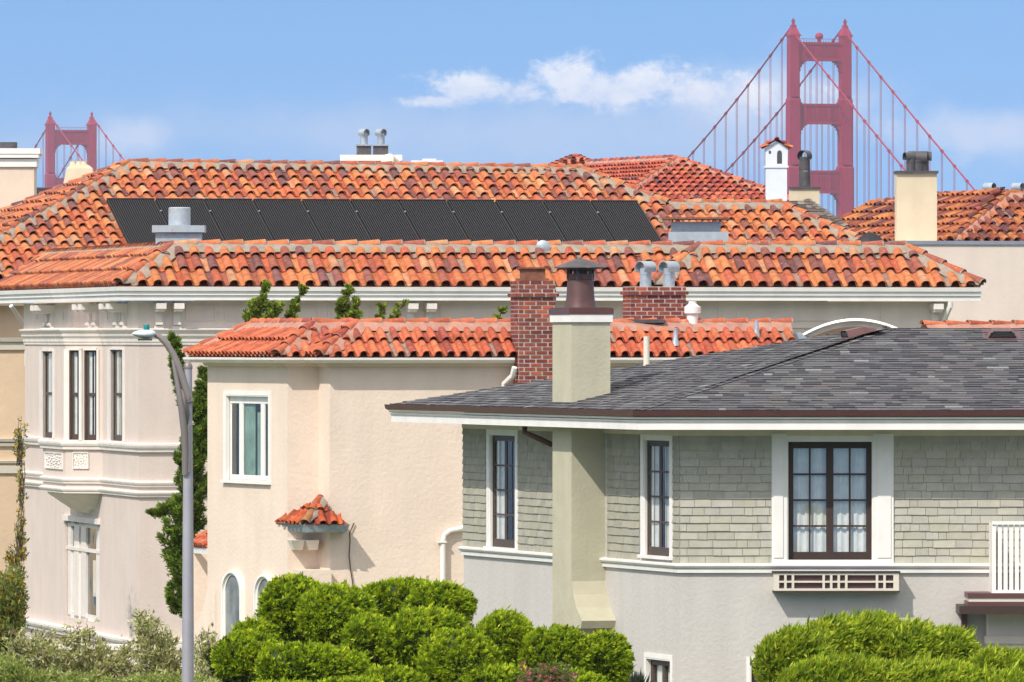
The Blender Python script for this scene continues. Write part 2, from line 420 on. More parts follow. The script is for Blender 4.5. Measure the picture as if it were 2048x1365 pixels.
# clouds by direction (far cumulus low over the bay)
yy = mth('MAXIMUM', sep.outputs[1], .05)
cu = mth('MULTIPLY', mth('DIVIDE', sep.outputs[0], yy), 10.0)
cv = mth('MULTIPLY', mth('DIVIDE', sep.outputs[2], yy), 10.0)
cc = N(nt, 'ShaderNodeCombineXYZ'); L(cu, cc.inputs[0]); L(mth('MULTIPLY', cv, 1.25), cc.inputs[1])
def noise(scale, det, rough, offx=0, dist=0):
    mp = N(nt, 'ShaderNodeMapping'); mp.inputs['Location'].default_value = (offx, offx*.7, 0); L(cc.outputs[0], mp.inputs['Vector'])
    n = N(nt, 'ShaderNodeTexNoise', Scale=scale, Detail=det, Roughness=rough, Distortion=dist); L(mp.outputs[0], n.inputs['Vector']); return n.outputs['Fac']
def env(px, py, sx, sy):      # soft envelope around a direction
    a = (px-CX0)/F*10; b = -(py-CY0)/F*10; sx = sx/F*10; sy = sy/F*10
    dx = mth('DIVIDE', mth('SUBTRACT', cu, a), sx); dy = mth('DIVIDE', mth('SUBTRACT', cv, b), sy)
    return mth('POWER', 2.718, mth('MULTIPLY', mth('ADD', mth('MULTIPLY', dx, dx), mth('MULTIPLY', dy, dy)), -1.0))
def mr(val, a, b, c=0.0, d=1.0):
    n = N(nt, 'ShaderNodeMapRange', interpolation_type='SMOOTHSTEP'); L(val, n.inputs['Value'])
    for k, x in zip(('From Min', 'From Max', 'To Min', 'To Max'), (a, b, c, d)): n.inputs[k].default_value = x
    return n.outputs['Result']
nA = noise(22.0, 9.0, .62, 1.3, .3); nB = noise(12.0, 7.0, .6, 5.1, .3); nC = noise(5.0, 6.0, .55, 9.2)
def mx2(*a):
    r = a[0]
    for x in a[1:]: r = mth('MAXIMUM', r, x)
    return r
E1 = mx2(env(925, 180, 95, 36), env(870, 202, 70, 16), env(1010, 185, 110, 30), env(1140, 154, 85, 48), env(1210, 176, 140, 48), env(1290, 170, 130, 44), env(1390, 186, 130, 32), mth('MULTIPLY', env(1500, 190, 160, 40), .8))
nD = noise(70.0, 6.0, .6, 3.3, .2)
c1 = mr(mth('ADD', mth('ADD', E1, mth('MULTIPLY', mth('SUBTRACT', nA, .5), 1.9)), mth('MULTIPLY', mth('SUBTRACT', nD, .5), .7)), .22, .92)
E2 = mx2(mth('MULTIPLY', env(1540, 185, 260, 75), .95), mth('MULTIPLY', env(1960, 262, 230, 62), 1.0), mth('MULTIPLY', env(1800, 280, 120, 30), .5), mth('MULTIPLY', env(250, 280, 110, 50), .75), mth('MULTIPLY', env(1330, 240, 380, 40), .36))
c2 = mr(mth('ADD', E2, mth('MULTIPLY', mth('SUBTRACT', nB, .5), 1.3)), .22, .95)
E3 = mx2(mth('MULTIPLY', env(1100, 270, 1000, 85), .85), mth('MULTIPLY', env(150, 300, 500, 60), .45), mth('MULTIPLY', env(1900, 330, 500, 90), .5))
c3 = mr(mth('ADD', E3, mth('MULTIPLY', mth('SUBTRACT', nC, .5), 1.6)), .15, 1.0)
tint = N(nt, 'ShaderNodeMix', data_type='RGBA', blend_type='MULTIPLY'); tint.inputs[0].default_value = 1.0
L(sky.outputs[0], tint.inputs[6]); tint.inputs[7].default_value = (.84, 1.16, 1.46, 1)
def over(base, fac, col):
    m = N(nt, 'ShaderNodeMix', data_type='RGBA'); L(fac, m.inputs[0]); L(base, m.inputs[6]); m.inputs[7].default_value = col; return m.outputs[2]
SKYK = 1.0
o = over(tint.outputs[2], mth('MULTIPLY', c3, .7), (4.9, 6.2, 8.8, 1))
o = over(o, mth('MULTIPLY', c2, .75), (6.4, 7.3, 9.4, 1))
# unseen bright clouds over the rest of the dome, added as fill light
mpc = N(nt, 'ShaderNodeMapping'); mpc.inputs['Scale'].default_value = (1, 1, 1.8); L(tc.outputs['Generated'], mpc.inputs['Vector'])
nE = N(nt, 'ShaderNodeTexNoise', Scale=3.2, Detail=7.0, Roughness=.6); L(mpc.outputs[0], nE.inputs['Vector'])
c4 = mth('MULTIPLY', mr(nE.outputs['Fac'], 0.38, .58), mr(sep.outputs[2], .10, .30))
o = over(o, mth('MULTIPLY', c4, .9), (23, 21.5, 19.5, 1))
# lit tops and violet undersides of the main cloud
sh = mr(mth('ADD', mth('MULTIPLY', mth('SUBTRACT', cv, .272), 7.0), mth('MULTIPLY', nA, .9)), .1, .9)
cm = N(nt, 'ShaderNodeMix', data_type='RGBA'); L(sh, cm.inputs[0]); cm.inputs[6].default_value = (6.2, 7.0, 9.4, 1); cm.inputs[7].default_value = (10.2, 10.2, 10.5, 1)
fin = N(nt, 'ShaderNodeMix', data_type='RGBA'); L(mth('MULTIPLY', mth('MULTIPLY', c1, mr(E1, .03, .25)), .8), fin.inputs[0]); L(o, fin.inputs[6]); L(cm.outputs[2], fin.inputs[7])
L(fin.outputs[2], bg.inputs['Color']); bg.inputs['Strength'].default_value = .105
sl = bpy.data.lights.new('sun', 'SUN'); sl.energy = 4.3; sl.angle = R(.5); sl.color = (1, .935, .86)
so = bpy.data.objects.new('sun', sl); COL.objects.link(so); so.rotation_euler = SUN.to_track_quat('Z', 'Y').to_euler(); so.location = (0, 0, 300)
cam = bpy.data.cameras.new('camera'); co = bpy.data.objects.new('camera', cam); COL.objects.link(co); sc.camera = co
co.location = (0, 0, CZ); co.rotation_euler = (R(90), 0, 0); cam.lens = F/2048*36; cam.sensor_width = 36; cam.clip_start = 1; cam.clip_end = 60000
sc.view_settings.view_transform = 'Standard'; sc.view_settings.look = 'None'; sc.view_settings.exposure = -0.12
sc.render.engine = 'CYCLES'; sc.cycles.volume_bounces = 1; sc.cycles.max_bounces = 8; sc.cycles.transparent_max_bounces = 12

# ------------------------------------------------------------------ ground and sea
SEA = CZ-76
m = MB(); ys = [-60, 0, 60, 110, 150, 200, 260, 330, 420, 560, 800, 1300, 3000]; hs = [0, 0, 0, 0, 0, 0, -2, -10, -28, -62, -80, -84, -90]
xs = [-3000, -1200, -500, -200, -80, -30, 0, 30, 80, 200, 500, 1200, 3000]
m.grid([[(x, y, h+(math.sin(x*.02+y*.01)*1.2 if h < -5 else 0)) for x in xs] for y, h in zip(ys, hs)])
m.build('ground', mat_plain('ground_soil_grass', (.09, .11, .04, 1), .95, .4, .3, bump=.4, bscale=3, dirt=(.16, .12, .08, 1), dthr=.55, ds=.4), None, True, center=False, kind='structure')
m = MB(); m.face([(-30000, 500, SEA), (30000, 500, SEA), (30000, 40000, SEA), (-30000, 40000, SEA)])
sm, snt, sb = nodemat('sea_water'); sb.inputs['Base Color'].default_value = (.02, .06, .09, 1); sb.inputs['Roughness'].default_value = .2
_n = N(snt, 'ShaderNodeTexNoise', Scale=.05, Detail=5.0); _t = N(snt, 'ShaderNodeTexCoord'); snt.links.new(_t.outputs['Object'], _n.inputs['Vector']); _b = N(snt, 'ShaderNodeBump', Strength=.5, Distance=2.0); snt.links.new(_n.outputs['Fac'], _b.inputs['Height']); snt.links.new(_b.outputs['Normal'], sb.inputs['Normal'])
m.build('sea', sm, None, center=False, kind='structure')
m = MB(); m.box(-60, 60, 106, 112, -.2, .004); m.build('road', mat_plain('road_asphalt', (.05, .05, .052, 1), .9, .15, 1, bump=.3), None, center=False, kind='structure')
m = MB(); m.box(-60, 60, 112, 114.4, -.2, .13); m.build('pavement', mat_plain('pavement_concrete', (.3, .29, .27, 1), .9, .12, 1, bump=.2), None, center=False, kind='structure')

# ------------------------------------------------------------------ bridge
A0 = R(19.1); ca, sa = math.cos(A0), math.sin(A0)
TR = Vector((ca, sa, 0)); AX = Vector((-sa, ca, 0)); UP = Vector((0, 0, 1))
N0 = Vector((147.3, 4282, 0)); FT = Vector((N0.x-1280*sa, N0.y+1280*ca, 0)); FT.x = (142-CX0)/F*FT.y
HN = CZ+150.0; HF = CZ+136.5
br = thing('suspension_bridge', (N0.x, N0.y, SEA), 'huge orange red suspension bridge rising hazy behind the houses with two towers', 'bridge')
def tower(base, top, k=1.0):
    root = MB()
    def ob(m, t0, t1, a0, a1, z0, z1, tt=None):
        q = lambda t, a, z: base+TR*t+AX*a+UP*z
        m.hexa([q(t0, a0, z0), q(t1, a0, z0), q(t1, a1, z0), q(t0, a1, z0)], [q(t0, a0, z1), q(t1, a0, z1), q(t1, a1, z1), q(t0, a1, z1)])
    body = MB()   # saddle caps + finials
    for s in (-1, 1):
        c = s*13.3
        q = lambda t, a, z: base+TR*(c+t)+AX*a+UP*z
        for z0, z1, w0, w1 in ((top-4.0, top-3.2, 2.75, 2.75), (top-3.2, top+.6, 2.5, 1.0), (top+.6, top+1.4, 1.2, 1.1), (top+1.4, top+3.0, .65, .5), (top+3.0, top+3.6, .75, .75), (top+3.6, top+4.6, .35, .3)):
            body.hexa([q(-w0, -w0*1.25, z0), q(w0, -w0*1.25, z0), q(w0, w0*1.25, z0), q(-w0, w0*1.25, z0)], [q(-w1, -w1*1.25, z1), q(w1, -w1*1.25, z1), q(w1, w1*1.25, z1), q(-w1, w1*1.25, z1)])
    # rail and beacon dome on the top strut
    for t in np.linspace(-10, 10, 15): ob(body, t-.06, t+.06, -1.9, -1.7, top-6.8, top-5.2)
    ob(body, -10, 10, -1.9, -1.8, top-5.3, top-5.1)
    body.lathe(base+UP*0, [(.05, top-6.8), (1.0, top-6.6), (1.0, top-5.4), (1.7, top-5.0), (2.0, top-3.8), (1.5, top-2.6), (.2, top-2.1)], 14) if k == 1 else None
    tw = body.build('tower', M['bridge'], br)
    lv = [top-4, top-33, top-65.5, top-100, top-150, SEA-15]
    wd = [(2.35, 3.4), (2.75, 4.0), (3.2, 4.8), (3.6, 5.6), (4.3, 6.8)]
    for s in (-1, 1):
        m = MB(); c = s*13.3
        for i, (a, b) in enumerate(wd):
            z1, z0 = lv[i], lv[i+1]
            # cruciform stepped shaft: fluted corners
            ob(m, c-a, c+a, -b*.78, b*.78, z0, z1-(0 if i == 0 else 1.5)); ob(m, c-a*.74, c+a*.74, -b, b, z0, z1-(0 if i == 0 else 1.5))
            if i:
                pa, pb = wd[i-1]; q = lambda t, a_, z: base+TR*(c+t)+AX*a_+UP*z
                m.hexa([q(-a, -b*.8, z1-1.5), q(a, -b*.8, z1-1.5), q(a, b*.8, z1-1.5), q(-a, b*.8, z1-1.5)], [q(-pa*.98, -pb*.7, z1), q(pa*.98, -pb*.7, z1), q(pa*.98, pb*.7, z1), q(-pa*.98, pb*.7, z1)])
        m.build('leg', M['bridge'], tw)
    for i, (zt, h, a) in enumerate(((top-7, 8.6, 11.2), (top-36.5, 9.4, 10.9), (top-68.5, 10.5, 10.4), (top-104, 11.5, 10))):
        m = MB(); dpt = 1.9+.25*i
        ob(m, -a, a, -dpt, dpt, zt-h, zt); ob(m, -a, a, -dpt-.5, dpt+.5, zt-.9, zt+.25); ob(m, -a, a, -dpt-.5, dpt+.5, zt-h-.2, zt-h+.8)
        n = 15
        for j in range(n):
            t = -8.4+16.8*j/(n-1); ob(m, t-.24, t+.24, -dpt-.35, dpt+.35, zt-h+1.8, zt-1.9)
        for s in (-1, 1):       # stepped corbels
            for st, (dt, dz) in enumerate(((.9, 5.2), (1.7, 3.2), (2.7, 1.9), (4.0, .9))):
                t0, t1 = sorted((s*(a-dt), s*a)); ob(m, t0, t1, -dpt+.1*st, dpt-.1*st, zt-h-dz, zt-h)
            for st, (dt, dz) in enumerate(((.6, 2.0), (1.4, .9))):
                t0, t1 = sorted((s*(a-dt), s*a)); ob(m, t0, t1, -dpt+.1*st, dpt-.1*st, zt, zt+dz) if i else None
        m.build('strut', M['bridge'], tw)
    return tw
tower(N0, HN); tower(FT, HF, 0)
DECK = CZ-9.0
AXm = (FT-N0); SPAN = AXm.length; AXm.normalize()
def cable_main(t, s):
    p = N0.lerp(FT, t)+TR*(13.3*s); z = DECK+9+(HN-2-DECK-5)*(2*t-1)**2 if t < .5 else DECK+9+(HF-2-DECK-5)*(2*t-1)**2
    p.z = z; return p
def cable_side(base, top, dirn, t, s):
    p = base+dirn*(343*t)+TR*(13.3*s); zz = top-2; p.z = zz+(DECK-1-zz)*t-8*t*(1-t); return p
vis = []; rest = MB()
for s in (-1, 1):
    spans = [(lambda t, s=s: cable_main(t, s), SPAN), (lambda t, s=s: cable_side(N0, HN, -AX, t, s), 343), (lambda t, s=s: cable_side(FT, HF, AX, t, s), 343)]
    for fn, Lg in spans:
        m = MB(); n = int(Lg/15.24); m.tube([fn(i/n/2) for i in range(2*n+1)], .43, 6)
        for i in range(1, n):
            p = fn(i/n); d = (fn(i/n+.002)-p).normalized(); m.tube([p-d*.8, p+d*.8], .78, 6)
        m.build('cable', M['bridge'], br, True)
        for i in range(1, n):
            p = fn(i/n); q = p.copy(); q.z = DECK+1
            if p.z-q.z < 1: continue
            X = CX0+F*p.x/p.y; Y = CY0-F*(p.z-CZ)/p.y
            lim = 400 if X > 1050 else 345
            if -10 < X < 2060 and Y < lim and (Lg < 400 or i < 15 or i > n-8): vis.append((Y, p, q))
            else: rest.tube([p, q], .13, 4)
vis.sort(key=lambda a: a[0])
for Y, p, q in vis[:98]:
    m = MB(); m.tube([p-TR*.3, q-TR*.3], .12, 4); m.tube([p+TR*.3, q+TR*.3], .12, 4); m.build('suspender', M['bridge'], br)
for Y, p, q in vis[98:]: rest.tube([p, q], .13, 4)
r_ = rest.build('suspender', M['bridge'], br); r_['kind'] = 'stuff'
m = MB()
e0 = N0-AX*343; e1 = FT+AX*343
for (a, b) in ((e0, N0), (N0, FT), (FT, e1)):
    m.hexa([a-TR*13+UP*(DECK-7), a+TR*13+UP*(DECK-7), b+TR*13+UP*(DECK-7), b-TR*13+UP*(DECK-7)], [a-TR*13+UP*DECK, a+TR*13+UP*DECK, b+TR*13+UP*DECK, b-TR*13+UP*DECK])
m.build('deck', M['bridge'], br)

# ------------------------------------------------------------------ windows
def window(parent, P, u0, u1, z0, z1, rec=.1, fmat='brownwood', cols=1, rows=1, leaves=1, fw=.05, bar=.022, curtain=None, sash=False, thick=.05, stile=.05, glass='glass'):
    m = MB(); o1 = -rec+thick; o0 = -rec
    P.box(m, u0, u1, z0, z0+fw, o0, o1); P.box(m, u0, u1, z1-fw, z1, o0, o1)
    P.box(m, u0, u0+fw, z0+fw, z1-fw, o0, o1); P.box(m, u1-fw, u1, z0+fw, z1-fw, o0, o1)
    iu0, iu1, iz0, iz1 = u0+fw, u1-fw, z0+fw, z1-fw; lw = (iu1-iu0)/leaves
    for l in range(leaves):
        a = iu0+l*lw; b = a+lw
        if sash:
            zm = (iz0+iz1)/2+.02
            P.box(m, a, b, zm-.03, zm+.03, o0+.005, o1-.006); P.box(m, a, b, iz0, iz0+.08, o0+.005, o1-.012)
            P.box(m, a, a+.04, iz0+.08, zm-.03, o0+.005, o1-.014); P.box(m, b-.04, b, iz0+.08, zm-.03, o0+.005, o1-.014)
            P.box(m, a, a+.03, zm+.03, iz1, o0+.005, o1-.004); P.box(m, b-.03, b, zm+.03, iz1, o0+.005, o1-.004)
            if l: P.box(m, a-.03, a+.03, iz0, iz1, o0+.002, o1+.02)
            continue
        if l: P.box(m, a-stile*.1, a+stile*.1, iz0, iz1, o0, o1-.012)
        P.box(m, a, a+stile, iz0, iz1, o0+.004, o1-.008); P.box(m, b-stile, b, iz0, iz1, o0+.004, o1-.008)
        P.box(m, a+stile, b-stile, iz0, iz0+stile*1.3, o0+.004, o1-.008); P.box(m, a+stile, b-stile, iz1-stile, iz1, o0+.004, o1-.008)
        ga, gb, gz0, gz1 = a+stile, b-stile, iz0+stile*1.3, iz1-stile
        for i in range(1, cols):
            x = ga+(gb-ga)*i/cols; P.box(m, x-bar/2, x+bar/2, gz0, gz1, o0+.008, o1-.014)
        for j in range(1, rows):
            zz = gz0+(gz1-gz0)*j/rows; P.box(m, ga, gb, zz-bar/2, zz+bar/2, o0+.009, o1-.016)
    w = m.build('window', M[fmat], parent)
    g = MB(); g.face([P.p(u0+.02, z0+.02, -rec+.002), P.p(u1-.02, z0+.02, -rec+.002), P.p(u1-.02, z1-.02, -rec+.002), P.p(u0+.02, z1-.02, -rec+.002)]); g.build('pane', M[glass], w)
    g = MB(); d = .9; q = [(u0, z0), (u1, z0), (u1, z1), (u0, z1)]
    b_ = [P.p(a, b, -rec-d) for a, b in q]; f_ = [P.p(a, b, -rec) for a, b in q]
    g.face(b_); [g.face([f_[i], f_[(i+1) % 4], b_[(i+1) % 4], b_[i]]) for i in range(4)]
    g.build('room', M['dark'], w)
    if curtain:
        for (f0, f1, g0, g1, cm_) in curtain:
            g = MB(); n = max(6, int((f1-f0)*(u1-u0)/.02)); rws = []
            for zz in (z0+(z1-z0)*g0, z0+(z1-z0)*g1):
                rws.append([P.p(u0+(u1-u0)*(f0+(f1-f0)*i/n), zz, -rec-.03+.014*math.sin(i*1.1)+.008*math.sin(i*2.7)) for i in range(n+1)])
            g.grid(rws); g.build('curtain', M[cm_], w, True)
    return w
def casing(parent, P, u0, u1, z0, z1, wd=.1, o=.035, mat='white', sill=True, head=None, deep=.1):
    m = MB(); head = head or wd
    P.box(m, u0-wd, u0, z0-.0, z1+head, -.02, o); P.box(m, u1, u1+wd, z0, z1+head, -.02, o); P.box(m, u0, u1, z1, z1+head, -.02, o-.002)
    P.box(m, u0-.003, u0+.02, z0, z1, -deep, .012); P.box(m, u1-.02, u1+.003, z0, z1, -deep, .012); P.box(m, u0+.02, u1-.02, z1-.02, z1+.003, -deep, .012)
    if sill: P.box(m, u0-wd, u1+wd, z0-.05, z0, -.05, o+.05)
    return m.build('casing', M[mat], parent)

# ------------------------------------------------------------------ GREY HOUSE
C = Vector((336/F*135, 135)); tg = Vector((-.28, .96)).normalized()
G0 = C+tg*11.9; G2 = Vector((11.5, 135.0)); GB = Vector((11.5, 147.5)); 
gh = thing('grey_house', (C.x+3, C.y+5, 0), 'sage shingle and pale grey stucco house with dark asphalt hip roof in the foreground', 'house')
PS = VP(G0, C); PF = VP(C, G2)
zS = PF.z(868, 2)     # wall top
z_str1 = PF.z(1129, 2); z_str0 = PF.z(1146, 2)
# openings
f_u0, f_u1, f_z0, f_z1 = PF.rect(1574, 1746, 884, 1120)
s1 = PS.rect(981, 1033, 868, 1090); s2 = PS.rect(1290, 1346, 880, 1117)
s1 = (s1[0], s1[1], PS.z(1093, s1[0]), PS.z(868, s1[0])); s2 = (s2[0], s2[1]-.1, PS.z(1114, s2[1]), PS.z(880, s2[1]))
lw1 = PS.rect(1292, 1347, 1318, 1500); lw1 = (lw1[0], lw1[1]-.12, lw1[2], lw1[3]); lw2 = PF.rect(1500, 1575, 1324, 1500)
# stucco lower wall with a slight flare
m = MB()
wall(m, PF, 0, PF.L, 0, zS+.3, [(f_u0, f_u1, f_z0, f_z1), lw2], .16)
wall(m, PS, 0, PS.L, 0, zS+.3, [s1, s2, lw1], .16)
PB = VP(Vector(G2), GB); PB2 = VP(GB, G0)
wall(m, PB, 0, PB.L, 0, zS+.3); wall(m, PB2, 0, PB2.L, 0, zS+.3)
m.build('wall', M['greystucco'], gh)
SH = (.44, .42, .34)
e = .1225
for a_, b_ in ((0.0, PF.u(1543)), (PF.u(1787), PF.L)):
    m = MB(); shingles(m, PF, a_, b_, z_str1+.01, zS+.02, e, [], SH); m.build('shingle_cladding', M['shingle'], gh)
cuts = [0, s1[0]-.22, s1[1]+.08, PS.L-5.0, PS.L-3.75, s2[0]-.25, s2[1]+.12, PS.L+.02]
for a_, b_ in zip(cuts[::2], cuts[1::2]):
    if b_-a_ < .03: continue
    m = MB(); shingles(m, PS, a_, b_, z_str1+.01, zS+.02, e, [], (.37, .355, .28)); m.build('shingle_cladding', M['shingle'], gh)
# string course
m = MB(); pth = [G0, C, G2]
h = z_str1-z_str0
sweep(m, pth, [(0, z_str0), (.05, z_str0), (.055, z_str0+h*.42), (.035, z_str0+h*.5), (.07, z_str0+h*.55), (.10, z_str0+h*.8), (.10, z_str1), (0, z_str1+.02)])
m.build('string_course', M['white'], gh)
# eave: soffit, fascia, gutter
W = .86; ep = [G0+tg*1.35, C, G2+Vector((0, 0))]
zf0 = PF.z(860, 2, W); zf1 = PF.z(845, 2, W); zg = PF.z(831, 2, W)
m = MB(); sweep(m, ep, [(-.1, zf0+.03), (W-.06, zf0+.03), (W-.06, zf0+.06), (-.1, zf0+.06)]); m.build('soffit', M['cream'], gh)
m = MB(); sweep(m, ep, [(W-.06, zf0), (W, zf0), (W, zf1), (W+.02, zf1+.01), (W+.02, zf1+.03), (W-.06, zf1+.03)])
sweep(m, ep, [(W-.05, zf1+.034), (W+.035, zf1+.045), (W+.05, zf1+.075), (W-.05, zf1+.075)])
m.build('fascia', M['white'], gh)
m = MB(); sweep(m, ep, [(W-.05, zf1+.08), (W+.06, zf1+.082), (W+.10, zg), (W+.12, zg+.07), (W+.10, zg+.07), (W+.08, zg+.01), (W-.05, zg)])
for i in range(9):
    PFg = VP(*offpath([C, G2], W)); PFg.box(m, i*1.1+.3, i*1.1+.32, zg+.068, zg+.078, -.02, .125)
m.build('gutter', M['brown'], gh)
# frieze board under the soffit
m = MB(); sweep(m, pth, [(0, zS-.03), (.03, zS-.03), (.035, zf0+.028), (0, zf0+.028)]); m.build('frieze_board', M['cream'], gh)
# roof
ze = zg+.07; rpit = .243
Pc = offpath(ep, W+.02); E0, E1, E2 = [Vector((p.x, p.y, ze)) for p in Pc]
RF = RP(E1, (1, 0), (0, 1), rpit); RS = RP(E0, (E1-E0)[:2], (.96, .28), rpit)
run = 5.37; bis = (Vector((1, 0))+tg); 
apex = RF.ray(1785, 657)
AR = Vector((apex.x+8, apex.y, apex.z))
GR = [(lin(92, 92, 95), 6), (lin(82, 82, 86), 5), (lin(100, 100, 101), 5), (lin(72, 72, 77), 3), (lin(124, 126, 126), .9), (lin(96, 92, 92), 2)]
m = MB(); roof_shingles(m, RF, [E1, Vector((E2.x+3, E2.y, ze)), AR, apex], .145, GR, .1, .34)
roof_shingles(m, RS, [E0, E1, apex], .145, GR, .1, .34)
back = Vector((E2.x+3, apex.y+8, ze)); m.face([apex, AR, back, E0], lin(80, 78, 80))

for i in range(34):    # hip cap shingles
    a = E1.lerp(apex, i/34); b = E1.lerp(apex, (i+1.15)/34); dd = (b-a).normalized(); sd = dd.cross(Vector((0, 0, 1))).normalized()*.10; up = Vector((0, 0, .02)); lo = Vector((0, 0, -.002))
    c = pick(GR, .14); m.face([a-sd+up*.4, a+up, b+lo+up*.3, b-sd+lo], c); m.face([a+up, a+sd+up*.4, b+sd+lo, b+lo+up*.3], c)
roof = m.build('roof', M['asphalt'], gh, recalc=False)
# roof vents (low dome slot vents)
for (x0, x1, y0, y1, rp) in ((1975, 2035, 663, 678, RF), (1668, 1712, 660, 677, RS)):
    q = rp.ray((x0+x1)/2, y1); wv = (x1-x0)/F*q.y/2 if rp is RF else .19
    m = MB(); ex = rp.e; rows = []
    for vv, kk in ((0, 1), (.28, .9), (.5, .35)):
        rows.append([q+ex*(-wv*1.0+2*wv*i/10)*(1 if vv < .4 else .8)+rp.s*vv+rp.n*(.12*kk*min(1, math.sin(math.pi*(i+.01)/10)*1.8)) for i in range(11)])
    m.grid(rows)
    m.face([q-ex*wv*1.3-rp.s*.06+rp.n*.012, q+ex*wv*1.3-rp.s*.06+rp.n*.012, q+ex*wv*1.3+rp.s*.6+rp.n*.012, q-ex*wv*1.3+rp.s*.6+rp.n*.012])
    v_ = m.build('roof_vent', M['brown'], gh, False, recalc=False)
    m = MB(); m.face([q+ex*(-wv*.85)+rp.s*.012+rp.n*.025, q+ex*(wv*.85)+rp.s*.012+rp.n*.025, q+ex*(wv*.78)+rp.s*.012+rp.n*.095, q+ex*(-wv*.78)+rp.s*.012+rp.n*.095])
    for k in range(3): pass
    m.build('slot', M['dark'], v_)
# chimney with flare, above roof stack, cap, flue
cu1 = PS.u(1143, .55); cu0 = PS.u(1105, .55)
m = MB()
zt = CZ-(642-CY0)/F*138.6; zl = CZ-(1195-CY0)/F*138.6; zl2 = CZ-(1240-CY0)/F*138.6; zl3 = CZ-(1256-CY0)/F*138.6
prof = [(0, 0), (zl3, 0), (zl3+.005, .55), (zl2, .62), (zl2+.08, .5), (zl2+.2, .28), (zl+.05, .1), (zl+.25, .0), (zt, 0)]
rows = []
for z, fl in prof: rows.append([PS.p(cu0, z, -.08), PS.p(cu0, z, .55), PS.p(cu1+fl*.9, z, .55), PS.p(cu1+fl*.9, z, -.08)])
m.grid(rows, closed=True); m.face(rows[-1])
ch = m.build('chimney', M['sage'], gh)
m = MB(); sm_ = .035; zc0 = CZ-(642-CY0)/F*138.6; zc1 = CZ-(629-CY0)/F*138.6; zc2 = CZ-(617-CY0)/F*138.6
PS.box(m, cu0-sm_, cu1+sm_, zc0-.02, zc1, -.11, .55+sm_); m.build('chimney_band', M['white'], ch)
m = MB(); PS.box(m, cu0-.045, cu1+.045, zc1, zc2, -.12, .6); PS.box(m, cu0-.02, cu1+.02, zc2, zc2+.012, -.1, .57); m.build('chimney_cap', M['brown'], ch)
fc = PS.p((cu0+cu1)/2, 0, .25); fz = lambda y: CZ-(y-CY0)/F*fc.y; fr = 29/F*fc.y
m = MB(); m.lathe(fc, [(fr*1.12, fz(618)), (fr*1.05, fz(610)), (fr*.97, fz(595)), (fr*.9, fz(560)), (fr*.93, fz(559)), (fr*.93, fz(556)), (fr*.88, fz(556)), (fr*.88, fz(548))], 28); fl = m.build('flue', M['flue'], ch, 'auto')
m = MB(); m.lathe(fc, [(fr*.5, fz(560)), (fr*.5, fz(538))], 16)
for k in range(6):
    a = k*math.pi/3+.3; x, y = fc.x+fr*.88*math.cos(a), fc.y+fr*.88*math.sin(a); m.box(x-.025, x+.025, y-.01, y+.01, fz(560), fz(534))
m.build('flue_strut', M['blackmetal'], fl) if False else m.build('flue_strut', M['blackmetal'], ch)
m = MB(); m.lathe(fc, [(fr*.9, fz(540)), (fr*1.8, fz(536.5)), (fr*1.8, fz(535)), (fr*.9, fz(524)), (fr*.12, fz(517)), (fr*.1, fz(515.5))], 16); m.build('rain_hat', M['blackmetal'], ch)
# front window group
win = window(gh, PF, f_u0, f_u1, f_z0, f_z1, .13, 'darkbrown', 2, 4, 2, .045, .028, curtain=[(.03, .485, .02, .97, 'curtain'), (.515, .97, .02, .97, 'curtain')], stile=.055, glass='glass_front')
m = MB()
uL0, uL1, uR0, uR1 = PF.u(1543), PF.u(1570), PF.u(1750), PF.u(1787)
for a, b in ((uL0, PF.u(1574)), (PF.u(1746), uR1)):
    PF.box(m, a, b, z_str1+.012, zS, -.02, .045)
PF.box(m, uL0+.03, PF.u(1566), z_str1+.1, zS-.0, .045, .06); PF.box(m, PF.u(1755), uR1-.04, z_str1+.1, zS, .045, .06)
PF.box(m, PF.u(1574), PF.u(1746), f_z1, zS, -.02, .03); PF.box(m, PF.u(1574), PF.u(1746), z_str1+.012, f_z0, -.12, .05)
for a, b in ((f_u0-.002, f_u0+.018), (f_u1-.018, f_u1+.002)): PF.box(m, a, b, f_z0, f_z1, -.12, .03)
m.build('casing', M['white'], win)
for (s_, lv_) in ((s1, 2), (s2, 2)):
    win = window(gh, PS, *s_, .05, 'brownwood', 2, 4, 2, .05, .03, curtain=[(.0, .42, 0, 1, 'curtain'), (.62, 1, 0, 1, 'curtain')] if s_ is s2 else [(.1, .4, 0, 1, 'curtain')], stile=.06, thick=.02)
    casing(win, PS, *s_, .15, .03, 'white', head=.14, deep=.05)
for P_, s_ in ((PS, lw1), (PF, lw2)):
    win = window(gh, P_, *s_, .12, 'brownwood', 1, 1, 2, .05, .03, curtain=[(.0, 1, 0, 1, 'curtain')], stile=.06)
    casing(win, P_, *s_, .055, .02, 'white', head=.07, deep=.12)
